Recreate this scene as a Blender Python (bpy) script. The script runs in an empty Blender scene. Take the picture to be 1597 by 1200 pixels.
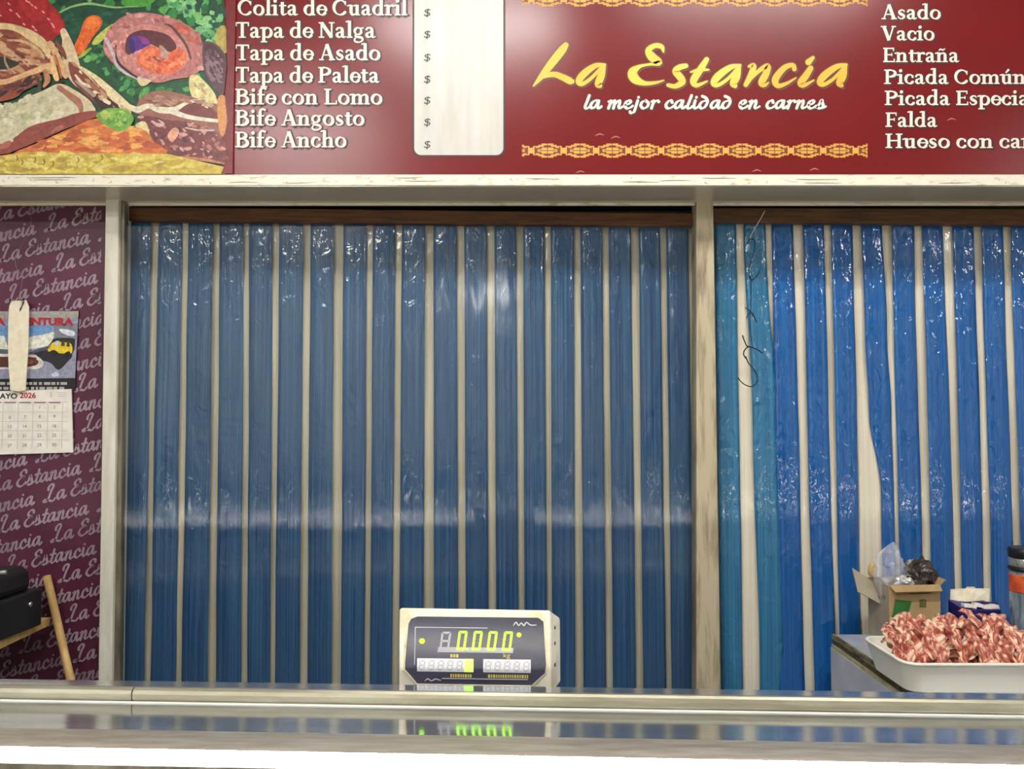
import bpy, math, random
from mathutils import Vector, Matrix

random.seed(7)
SC = bpy.context.scene
COL = SC.collection
PI = math.pi

# ------------------------------------------------------------------ camera
F = 1250.0
PITCH = math.radians(2.5)
CAMZ = 1.6
cam = bpy.data.cameras.new('camera')
cam.sensor_width = 36.0
cam.lens = F / 1597.0 * 36.0
cam_o = bpy.data.objects.new('camera', cam)
cam_o.location = (0, 0, CAMZ)
cam_o.rotation_euler = (PI / 2 + PITCH, 0, 0)
COL.objects.link(cam_o)
SC.camera = cam_o
cam.clip_start = 0.02


def ray(px, py):
    u = (px - 798.5) / F
    v = (600 - py) / F
    c, s = math.cos(PITCH), math.sin(PITCH)
    return Vector((u, c - s * v, s + c * v))


def P(px, py, Y):
    """point of the place seen at a photo pixel, at depth Y"""
    d = ray(px, py)
    return Vector((0, 0, CAMZ)) + d * (Y / d.y)


def PZ(px, py, z):
    d = ray(px, py)
    return Vector((0, 0, CAMZ)) + d * ((z - CAMZ) / d.z)


# ------------------------------------------------------------------ world, exposure
vs = SC.view_settings
SC.display_settings.display_device = 'sRGB'
vs.view_transform = 'Standard'
vs.look = 'None'
vs.gamma = 1.0
vs.use_curve_mapping = False
vs.exposure = 0.55
W = bpy.data.worlds.new('hall_air')
SC.world = W
W.use_nodes = True
W.node_tree.nodes['Background'].inputs[0].default_value = (0.9, 0.95, 1.0, 1)
W.node_tree.nodes['Background'].inputs[1].default_value = 0.2
CEIL_E = 55.0        # ceiling fluorescent fixtures, added fill ones included
CASE_E = 24.0        # lamp along the front edge of the display case

SIGN_Y = 2.50
CURT_Y = 2.75


# ------------------------------------------------------------------ materials
def lin(c):
    c = c / 255.0
    return c / 12.92 if c <= 0.04045 else ((c + 0.055) / 1.055) ** 2.4


def rgb(r, g, b):
    return (lin(r), lin(g), lin(b), 1.0)


MATS = {}


def newmat(name):
    m = bpy.data.materials.new(name)
    m.use_nodes = True
    nt = m.node_tree
    b = nt.nodes['Principled BSDF']
    return m, nt, b


def coords(nt, scale=(1, 1, 1)):
    tc = nt.nodes.new('ShaderNodeTexCoord')
    mp = nt.nodes.new('ShaderNodeMapping')
    mp.inputs['Scale'].default_value = scale
    nt.links.new(tc.outputs['Object'], mp.inputs['Vector'])
    return mp.outputs['Vector']


def noise(nt, vec, scale, detail=4, rough=0.6, dist=0.0):
    n = nt.nodes.new('ShaderNodeTexNoise')
    n.inputs['Scale'].default_value = scale
    n.inputs['Detail'].default_value = detail
    n.inputs['Roughness'].default_value = rough
    n.inputs['Distortion'].default_value = dist
    nt.links.new(vec, n.inputs['Vector'])
    return n.outputs['Fac']


def ramp(nt, fac, stops):
    r = nt.nodes.new('ShaderNodeValToRGB')
    el = r.color_ramp.elements
    while len(el) < len(stops):
        el.new(0.5)
    for e, (p, c) in zip(el, stops):
        e.position = p
        e.color = c
    nt.links.new(fac, r.inputs['Fac'])
    return r.outputs['Color']


def bump(nt, b, h, strength, dist=0.01):
    n = nt.nodes.new('ShaderNodeBump')
    n.inputs['Strength'].default_value = strength
    n.inputs['Distance'].default_value = dist
    nt.links.new(h, n.inputs['Height'])
    nt.links.new(n.outputs['Normal'], b.inputs['Normal'])


def plain(name, c, rough=0.5, metal=0.0, var=0.0, nscale=20, stretch=(1, 1, 1), c2=None, spec=0.5,
          bmp=0.0, bscale=60, lo=0.35, hi=0.65, emit=0.0, alpha=1.0, coat=0.0):
    m, nt, b = newmat(name)
    b.inputs['Base Color'].default_value = rgb(*c)
    b.inputs['Roughness'].default_value = rough
    b.inputs['Metallic'].default_value = metal
    b.inputs['Specular IOR Level'].default_value = spec
    b.inputs['Coat Weight'].default_value = coat
    b.inputs['Coat Roughness'].default_value = 0.08
    vec = coords(nt, stretch)
    if c2 is None and var:
        c2 = tuple(max(0, x * (1 - var)) for x in c)
    if c2 is not None:
        f = noise(nt, vec, nscale)
        nt.links.new(ramp(nt, f, [(lo, rgb(*c2)), (hi, rgb(*c))]), b.inputs['Base Color'])
    if bmp:
        bump(nt, b, noise(nt, vec, bscale), bmp)
    if emit:
        b.inputs['Emission Color'].default_value = rgb(*c)
        b.inputs['Emission Strength'].default_value = emit
    if alpha < 1:
        b.inputs['Alpha'].default_value = alpha
    MATS[name] = m
    return m


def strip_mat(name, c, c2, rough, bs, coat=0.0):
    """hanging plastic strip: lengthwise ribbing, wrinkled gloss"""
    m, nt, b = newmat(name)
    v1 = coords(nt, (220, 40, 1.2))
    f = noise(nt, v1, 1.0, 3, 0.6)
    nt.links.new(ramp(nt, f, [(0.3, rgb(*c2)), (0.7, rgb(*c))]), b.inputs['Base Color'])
    b.inputs['Roughness'].default_value = rough
    b.inputs['Specular IOR Level'].default_value = 1.0
    v2 = coords(nt, (34, 34, 18))
    h = noise(nt, v2, 1.0, 3, 0.45, 0.8)
    bump(nt, b, h, bs, 0.02)
    MATS[name] = m
    return m


M_red = plain('sign_red', (122, 26, 28), 0.25, spec=0.45, c2=(114, 24, 26), nscale=3)
M_white_ink = plain('white_ink', (240, 226, 212), 0.4)
M_dark_ink = plain('dark_ink', (45, 18, 16), 0.45)
M_gold = plain('gold_ink', (236, 178, 50), 0.4, c2=(246, 214, 80), nscale=2.0, lo=0.4, hi=0.6)
M_gold2 = plain('ochre_ink', (214, 150, 62), 0.45)
M_gold3 = plain('brown_ink', (120, 50, 20), 0.45)
M_olive = plain('olive_ink', (92, 52, 16), 0.45)
M_board = plain('price_board_white', (210, 206, 198), 0.38, c2=(198, 194, 184), nscale=6, stretch=(4, 1, 0.6))
M_dollar = plain('dollar_ink', (70, 78, 72), 0.5)
M_edge = plain('edge_white', (236, 228, 208), 0.45, c2=(188, 172, 140), nscale=18, stretch=(1, 1, 4), lo=0.3, hi=0.45)
M_soffit = plain('soffit_metal', (214, 206, 186), 0.2, metal=0.35, c2=(204, 194, 172), nscale=3)
M_wood = plain('rail_wood', (112, 68, 28), 0.5, c2=(70, 40, 16), nscale=14, stretch=(0.6, 4, 8))
M_wood_r = plain('rail_wood_dark', (104, 68, 28), 0.5, c2=(64, 40, 16), nscale=12, stretch=(0.6, 4, 8))
M_palewood = plain('pale_wood', (206, 172, 110), 0.5, c2=(176, 138, 80), nscale=10, stretch=(3, 3, 0.5))
M_post = plain('post_white', (226, 222, 208), 0.45, c2=(204, 198, 180), nscale=8, stretch=(3, 3, 0.6))
M_postdirty = plain('post_cream', (192, 178, 148), 0.5, c2=(120, 106, 82), nscale=9, stretch=(4, 1, 0.5), lo=0.28, hi=0.55)
M_alu = plain('frame_grey', (150, 142, 122), 0.35, metal=0.4, c2=(96, 90, 74), nscale=10, stretch=(2, 2, 0.5))
M_wallb = plain('back_wall_paint', (200, 190, 165), 0.6)
M_purple = plain('purple_panel', (92, 36, 62), 0.4, c2=(80, 30, 52), nscale=4)
M_lilac = plain('lilac_ink', (166, 146, 156), 0.45, c2=(140, 116, 130), nscale=6)
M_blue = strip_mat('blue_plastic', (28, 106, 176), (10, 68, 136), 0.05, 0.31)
M_blue2 = strip_mat('blue_plastic_left', (72, 124, 172), (20, 62, 118), 0.06, 0.28)  # strong streaks paint pane reflections into the colour, besides the ribbing
M_blue_sheen = strip_mat('blue_plastic_painted_sheen', (56, 130, 170), (30, 92, 136), 0.05, 0.38)  # paler teal paints reflections onto the two blue strips by the post
M_cream = strip_mat('cream_plastic', (234, 226, 206), (216, 206, 182), 0.12, 0.14)
M_steel = plain('polished_steel', (196, 198, 200), 0.10, metal=0.9, c2=(174, 178, 180), nscale=5, stretch=(0.6, 8, 1), bmp=0.012, bscale=14)
M_steel2 = plain('brushed_steel', (196, 190, 178), 0.42, metal=0.75, c2=(170, 162, 148), nscale=14, stretch=(0.8, 6, 1))
M_rail = plain('aluminium_rail', (172, 167, 148), 0.34, metal=0.6, c2=(146, 140, 118), nscale=9, stretch=(0.6, 4, 4))
M_casewhite = plain('case_enamel', (226, 226, 222), 0.4)
M_tile = plain('floor_tile', (150, 140, 128), 0.4, var=0.15, nscale=3)
M_ceil = plain('ceiling_paint', (150, 146, 138), 0.8)
M_opp = plain('opposite_wall_paint', (226, 224, 214), 0.7)
M_dark = plain('dark_recess', (36, 34, 36), 0.7)
M_scalewhite = plain('scale_plastic', (236, 230, 212), 0.4, c2=(214, 200, 166), nscale=16, lo=0.3, hi=0.5)
M_face = plain('scale_face', (72, 72, 92), 0.25, c2=(58, 58, 74), nscale=6, stretch=(1, 1, 3))
M_unlit = plain('segment_unlit', (176, 174, 180), 0.4)
M_lcd = plain('window_white', (226, 226, 232), 0.35)
M_green = plain('segment_green', (172, 250, 40), 0.4, emit=1.1)
M_glow = plain('window_green', (198, 246, 130), 0.4, emit=0.5)
M_segdim = plain('segment_faint', (184, 182, 192), 0.4)
M_yellowtxt = plain('yellow_ink', (206, 190, 96), 0.5)
M_black = plain('black_plastic', (20, 21, 26), 0.4, bmp=0.05)
M_silver = plain('silver_metal', (210, 210, 205), 0.25, metal=0.9)
M_card = plain('cardboard', (190, 160, 112), 0.7, c2=(166, 136, 92), nscale=8)
M_cardin = plain('cardboard_inside', (158, 132, 96), 0.75)
M_cardgrey = plain('cardboard_greyed', (172, 160, 138), 0.7, c2=(150, 138, 116), nscale=8)
M_greenlab = plain('green_print', (52, 116, 48), 0.5, c2=(40, 96, 40), nscale=30)
M_oliveprint = plain('olive_print', (92, 92, 40), 0.6)
M_purplebox = plain('purple_card', (44, 34, 118), 0.4, c2=(30, 24, 92), nscale=12)
M_paper = plain('paper_white', (238, 232, 222), 0.6, c2=(226, 218, 204), nscale=30)
M_tagpaper = plain('tag_paper', (240, 232, 208), 0.55, c2=(228, 214, 184), nscale=40)
M_tray = plain('tray_plastic', (240, 236, 220), 0.3)
M_marble = plain('worktop_stone', (176, 178, 188), 0.3, c2=(150, 152, 164), nscale=10)
M_side = plain('side_panel_paint', (196, 198, 206), 0.45, c2=(176, 178, 190), nscale=6)
M_rim = plain('edge_band', (150, 136, 84), 0.4, metal=0.4, c2=(60, 52, 30), nscale=26, stretch=(1, 1, 3), lo=0.35, hi=0.55)
M_rim2 = plain('edge_lip', (200, 192, 148), 0.4, metal=0.2, c2=(160, 148, 100), nscale=20)
M_groove = plain('edge_groove', (52, 42, 30), 0.6, c2=(96, 84, 52), nscale=40)
M_iron = plain('dark_iron', (40, 42, 40), 0.35, metal=0.7)
M_cord = plain('pale_cord', (200, 200, 190), 0.6)
M_wire = plain('rusty_wire', (120, 96, 84), 0.5, metal=0.4)
M_orange = plain('orange_label', (226, 106, 40), 0.5, c2=(190, 60, 40), nscale=25)
M_clearb = plain('clear_jar', (150, 166, 176), 0.12, c2=(90, 104, 116), nscale=12, stretch=(6, 6, 1), spec=0.8)
M_crumple = plain('crumpled_black_film', (24, 19, 20), 0.2, spec=0.8, c2=(66, 52, 46), nscale=18, bmp=0.5, bscale=40)
M_foil = plain('silvery_film', (208, 206, 200), 0.2, metal=0.5, bmp=0.4, bscale=50)
M_tan = plain('tan_paper', (206, 172, 112), 0.6)
M_calred = plain('calendar_red', (176, 30, 36), 0.5)
M_calblack = plain('calendar_black', (24, 22, 24), 0.5)
M_calgrey = plain('calendar_grey', (86, 84, 88), 0.6)
M_calline = plain('calendar_line', (206, 198, 200), 0.6)
M_jar = plain('shelf_board', (196, 184, 150), 0.5)


def tube_mat(name, c, s):
    m = bpy.data.materials.new(name)
    m.use_nodes = True
    nt = m.node_tree
    nt.nodes.clear()
    e = nt.nodes.new('ShaderNodeEmission')
    e.inputs[0].default_value = c
    e.inputs[1].default_value = s
    o = nt.nodes.new('ShaderNodeOutputMaterial')
    nt.links.new(e.outputs[0], o.inputs[0])
    return m


M_tube = tube_mat('lamp_diffuser', (1.0, 0.985, 0.95, 1), CEIL_E)
M_casetube = tube_mat('case_lamp', (1.0, 0.96, 0.86, 1), CASE_E)

# printed picture: one ink, colour per printed patch
M_print, nt, b = newmat('printed_photo')
at = nt.nodes.new('ShaderNodeAttribute')
at.attribute_name = 'ink'
vec = coords(nt)
f = noise(nt, vec, 70, 5, 0.7)
hs = nt.nodes.new('ShaderNodeHueSaturation')
mr = nt.nodes.new('ShaderNodeMapRange')
mr.inputs['From Min'].default_value = 0.25
mr.inputs['From Max'].default_value = 0.75
mr.inputs['To Min'].default_value = 0.55
mr.inputs['To Max'].default_value = 1.32
nt.links.new(f, mr.inputs['Value'])
nt.links.new(mr.outputs[0], hs.inputs['Value'])
nt.links.new(at.outputs['Color'], hs.inputs['Color'])
nt.links.new(hs.outputs[0], b.inputs['Base Color'])
b.inputs['Roughness'].default_value = 0.36

# pane: clear, slightly grimy, mirror-like sheen
M_pane = bpy.data.materials.new('pane_glass')
M_pane.use_nodes = True
nt = M_pane.node_tree
nt.nodes.clear()
tr = nt.nodes.new('ShaderNodeBsdfTransparent')
tr.inputs[0].default_value = (0.90, 0.905, 0.89, 1)
gl = nt.nodes.new('ShaderNodeBsdfGlossy')
gl.inputs['Roughness'].default_value = 0.13
fr = nt.nodes.new('ShaderNodeFresnel')
fr.inputs[0].default_value = 1.55
ma = nt.nodes.new('ShaderNodeMath')
ma.operation = 'MULTIPLY'
ma.inputs[1].default_value = 1.35
ge = nt.nodes.new('ShaderNodeNewGeometry')
mb_ = nt.nodes.new('ShaderNodeMath')
mb_.operation = 'SUBTRACT'
mb_.inputs[0].default_value = 1.0
nt.links.new(ge.outputs['Backfacing'], mb_.inputs[1])
mc = nt.nodes.new('ShaderNodeMath')
mc.operation = 'MULTIPLY'
nt.links.new(fr.outputs[0], mc.inputs[0])
nt.links.new(mb_.outputs[0], mc.inputs[1])
nt.links.new(mc.outputs[0], ma.inputs[0])
mx = nt.nodes.new('ShaderNodeMixShader')
nt.links.new(ma.outputs[0], mx.inputs[0])
nt.links.new(tr.outputs[0], mx.inputs[1])
nt.links.new(gl.outputs[0], mx.inputs[2])
ou = nt.nodes.new('ShaderNodeOutputMaterial')
nt.links.new(mx.outputs[0], ou.inputs[0])
tcv = coords(nt, (3, 3, 1.0))
bn = nt.nodes.new('ShaderNodeBump')
bn.inputs['Strength'].default_value = 0.2
bn.inputs['Distance'].default_value = 0.02
nt.links.new(noise(nt, tcv, 3.0, 2), bn.inputs['Height'])
nt.links.new(bn.outputs[0], gl.inputs['Normal'])

# thin clear bag
M_bag = bpy.data.materials.new('clear_bag_film')
M_bag.use_nodes = True
nt = M_bag.node_tree
b = nt.nodes['Principled BSDF']
b.inputs['Base Color'].default_value = rgb(226, 226, 236)
b.inputs['Roughness'].default_value = 0.2
b.inputs['Alpha'].default_value = 0.26
b.inputs['Specular IOR Level'].default_value = 1.0
bump(nt, b, noise(nt, coords(nt), 40), 0.3)

# raw meat: marbled red, pink and fat
M_meat, nt, b = newmat('raw_meat')
v = coords(nt, (1.3, 0.55, 1.6))
f1 = noise(nt, v, 30, 4, 0.6, 1.0)
nt.links.new(ramp(nt, f1, [(0.30, rgb(104, 36, 28)), (0.42, rgb(158, 72, 58)), (0.49, rgb(198, 120, 98)),
                           (0.55, rgb(236, 196, 164)), (0.68, rgb(244, 224, 190))]), b.inputs['Base Color'])
b.inputs['Roughness'].default_value = 0.32
bump(nt, b, f1, 0.4, 0.01)


# ------------------------------------------------------------------ object helpers
def tag(o, label=None, cat=None, group=None, kind=None):
    if label:
        o['label'] = label
    if cat:
        o['category'] = cat
    if group:
        o['group'] = group
    if kind:
        o['kind'] = kind
    return o


def empty(name, loc, label, cat, group=None, rz=0.0):
    o = bpy.data.objects.new(name, None)
    o.empty_display_size = 0.05
    COL.objects.link(o)
    o.location = loc
    o.rotation_euler = (0, 0, rz)
    return tag(o, label, cat, group)


class MB:
    def __init__(self):
        self.v = []
        self.f = []
        self.mi = []
        self.col = []
        self.smooth = []

    def add(self, vs, fs, mi=0, smooth=False, col=None):
        n = len(self.v)
        self.v += [tuple(x) for x in vs]
        for f_ in fs:
            self.f.append([i + n for i in f_])
            self.mi.append(mi)
            self.smooth.append(smooth)
            self.col.append(col)

    def box(self, a, b, mi=0, rz=0, c=None):
        x0, y0, z0 = a
        x1, y1, z1 = b
        vs = [(x0, y0, z0), (x1, y0, z0), (x1, y1, z0), (x0, y1, z0), (x0, y0, z1), (x1, y0, z1), (x1, y1, z1), (x0, y1, z1)]
        self.add(vs, BOXF, mi)

    def hexa(self, eight, mi=0):
        self.add(eight, BOXF, mi)

    def poly(self, pts, mi=0, col=None):
        self.add(pts, [list(range(len(pts)))], mi, False, col)

    def tube(self, pts, r, n=8, mi=0, closed_ends=True):
        pts = [Vector(p) for p in pts]
        rings = []
        up = Vector((0.13, 0.31, 0.94)).normalized()
        for i, p in enumerate(pts):
            a = pts[max(0, i - 1)]
            c = pts[min(len(pts) - 1, i + 1)]
            t = (c - a).normalized()
            x = t.cross(up)
            if x.length < 0.1:
                x = t.cross(Vector((1, 0, 0)))
            x.normalize()
            y = t.cross(x).normalized()
            rr = r[i] if isinstance(r, (list, tuple)) else r
            rings.append([p + (x * math.cos(2 * PI * k / n) + y * math.sin(2 * PI * k / n)) * rr for k in range(n)])
        vs = [q for rg in rings for q in rg]
        fs = []
        for i in range(len(rings) - 1):
            for k in range(n):
                k2 = (k + 1) % n
                fs.append([i * n + k, (i + 1) * n + k, (i + 1) * n + k2, i * n + k2])
        if closed_ends:
            fs.append(list(range(n)))
            fs.append([(len(rings) - 1) * n + k for k in reversed(range(n))])
        self.add(vs, fs, mi, True)

    def lathe(self, prof, c, n=28, mi=0):
        vs = []
        for r, z in prof:
            for k in range(n):
                a = 2 * PI * k / n
                vs.append((c[0] + r * math.cos(a), c[1] + r * math.sin(a), c[2] + z))
        fs = []
        for i in range(len(prof) - 1):
            for k in range(n):
                k2 = (k + 1) % n
                fs.append([i * n + k, i * n + k2, (i + 1) * n + k2, (i + 1) * n + k])
        self.add(vs, fs, mi, True)
        m = len(prof)
        base = len(self.v) - m * n
        self.f.append([base + k for k in reversed(range(n))])
        self.f.append([base + (m - 1) * n + k for k in range(n)])
        self.mi += [mi, mi]
        self.smooth += [False, False]
        self.col += [None, None]

    def build(self, name, mats, parent=None, bevel=0.0, segs=2, subsurf=0):
        me = bpy.data.meshes.new(name)
        me.from_pydata(self.v, [], self.f)
        if not isinstance(mats, (list, tuple)):
            mats = [mats]
        for m in mats:
            me.materials.append(m)
        me.polygons.foreach_set('material_index', self.mi)
        me.polygons.foreach_set('use_smooth', self.smooth)
        if any(c is not None for c in self.col):
            ca = me.color_attributes.new('ink', 'FLOAT_COLOR', 'CORNER')
            data = []
            for p, c in zip(me.polygons, self.col):
                data += list(c or (1, 1, 1, 1)) * p.loop_total
            ca.data.foreach_set('color', data)
        me.update()
        o = bpy.data.objects.new(name, me)
        COL.objects.link(o)
        if parent is not None:
            o.parent = parent
            o.matrix_parent_inverse = Matrix.Identity(4)
            # geometry is written in world coordinates: bring it into the parent's frame
            mw = Matrix.Translation(parent_loc(parent)) @ Matrix.Rotation(parent_rz(parent), 4, 'Z')
            me.transform(mw.inverted())
        if bevel:
            md = o.modifiers.new('soft_edge', 'BEVEL')
            md.width = bevel
            md.segments = segs
            md.limit_method = 'ANGLE'
            md.angle_limit = math.radians(40)
        if subsurf:
            md = o.modifiers.new('smooth', 'SUBSURF')
            md.levels = subsurf
            md.render_levels = subsurf
        return o


BOXF = [[0, 3, 2, 1], [4, 5, 6, 7], [0, 1, 5, 4], [1, 2, 6, 5], [2, 3, 7, 6], [3, 0, 4, 7]]


def parent_loc(p):
    v = Vector((0, 0, 0))
    while p is not None:
        v = v + p.location
        p = p.parent
    return v


def parent_rz(p):
    r = 0
    while p is not None:
        r += p.rotation_euler.z
        p = p.parent
    return r


def catmull(pts, n=6, closed=False):
    out = []
    m = len(pts)
    if m == 2 and not closed:
        return [tuple(p) for p in pts]
    rng = range(m) if closed else range(m - 1)
    for i in rng:
        if closed:
            p0, p1, p2, p3 = pts[(i - 1) % m], pts[i], pts[(i + 1) % m], pts[(i + 2) % m]
        else:
            p0, p1, p2, p3 = pts[max(0, i - 1)], pts[i], pts[i + 1], pts[min(m - 1, i + 2)]
        for k in range(n):
            t = k / n
            q = []
            for a, b_, c, d in zip(p0, p1, p2, p3):
                q.append(0.5 * (2 * b_ + (c - a) * t + (2 * a - 5 * b_ + 4 * c - d) * t * t + (3 * b_ - a - 3 * c + d) * t ** 3))
            out.append(tuple(q))
    if not closed:
        out.append(tuple(pts[-1]))
    return out


def ribbon2d(pts, n=6, caps=True, grow=0.0):
    """pts (x, y, w) -> list of 2-D polygons"""
    s = catmull(pts, n)
    L, R = [], []
    for i, p in enumerate(s):
        a = s[max(0, i - 1)]
        c = s[min(len(s) - 1, i + 1)]
        dx, dy = c[0] - a[0], c[1] - a[1]
        l = math.hypot(dx, dy) or 1e-9
        nx, ny = -dy / l, dx / l
        w = max(0.0, p[2]) / 2 + grow
        L.append((p[0] + nx * w, p[1] + ny * w))
        R.append((p[0] - nx * w, p[1] - ny * w))
    polys = []
    for i in range(len(s) - 1):
        polys.append([R[i], R[i + 1], L[i + 1], L[i]])
    if caps and math.hypot(s[0][0] - s[-1][0], s[0][1] - s[-1][1]) > 0.01 * (1 + s[0][2]):
        for idx in (0, -1):
            p = s[idx]
            w = max(0.0, p[2]) / 2 + grow
            a = s[0 if idx == 0 else -2]
            c = s[1 if idx == 0 else -1]
            th = math.atan2(c[1] - a[1], c[0] - a[0]) + (PI / 2 if idx == 0 else -PI / 2)
            if w > 0.05:
                polys.append([(p[0] + w * math.cos(th + k * PI / 6), p[1] + w * math.sin(th + k * PI / 6)) for k in range(7)])
    return polys


class Ink:
    """flat printed marks on a vertical plane facing the viewer, each stroke a hair in front of the last"""

    def __init__(self, Y, step=6e-6):
        self.Y = Y
        self.mb = MB()
        self.k = 0
        self.step = step

    def polys(self, pls, mi=0, col=None, layer=None):
        if layer is None:
            self.k += 1
            layer = self.k
        y = self.Y - layer * self.step
        for pl in pls:
            w = [P(px, py, self.Y) for px, py in pl]
            w = [Vector((q.x, y, q.z)) for q in w]
            # face the viewer (normal -Y)
            ar = sum(w[i].x * w[(i + 1) % len(w)].z - w[(i + 1) % len(w)].x * w[i].z for i in range(len(w)))
            if ar < 0:
                w.reverse()
            self.mb.poly(w, mi, col)

    def build(self, name, mats, parent):
        return self.mb.build(name, mats, parent)


# ------------------------------------------------------------------ lettering: bold serif
def arc(cx, cy, rx, ry, a0, a1, thick=0.135, thin=0.05, n=14, tilt=-18):
    pts = []
    for i in range(n + 1):
        a = math.radians(a0 + (a1 - a0) * i / n)
        w = thin + (thick - thin) * abs(math.cos(a - math.radians(tilt))) ** 1.2
        pts.append((cx + rx * math.cos(a), cy + ry * math.sin(a), w))
    return ('c', pts)


def bar(x0, y0, x1, y1, w):
    return ('b', [(x0, y0, w), (x1, y1, w)])


def serif(x, y, w=0.26, h=0.055):
    return bar(x - w / 2, y + h / 2 if y < 0.3 else y - h / 2, x + w / 2, y + h / 2 if y < 0.3 else y - h / 2, h)


T = 0.135
XH, CH, AS = 0.46, 0.68, 0.74


def flag(x, y):
    return bar(x - 0.13, y - 0.05, x + 0.02, y - 0.01, 0.06)


def arch(x0, x1, top=XH):
    m = (x0 + x1) / 2
    return ('c', [(x0, top * 0.62, 0.05), (x0 + 0.05, top * 0.84, 0.06), (m + 0.03, top - 0.035, 0.075), (x1 - 0.01, top * 0.80, 0.12), (x1, top * 0.5, T)])


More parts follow.
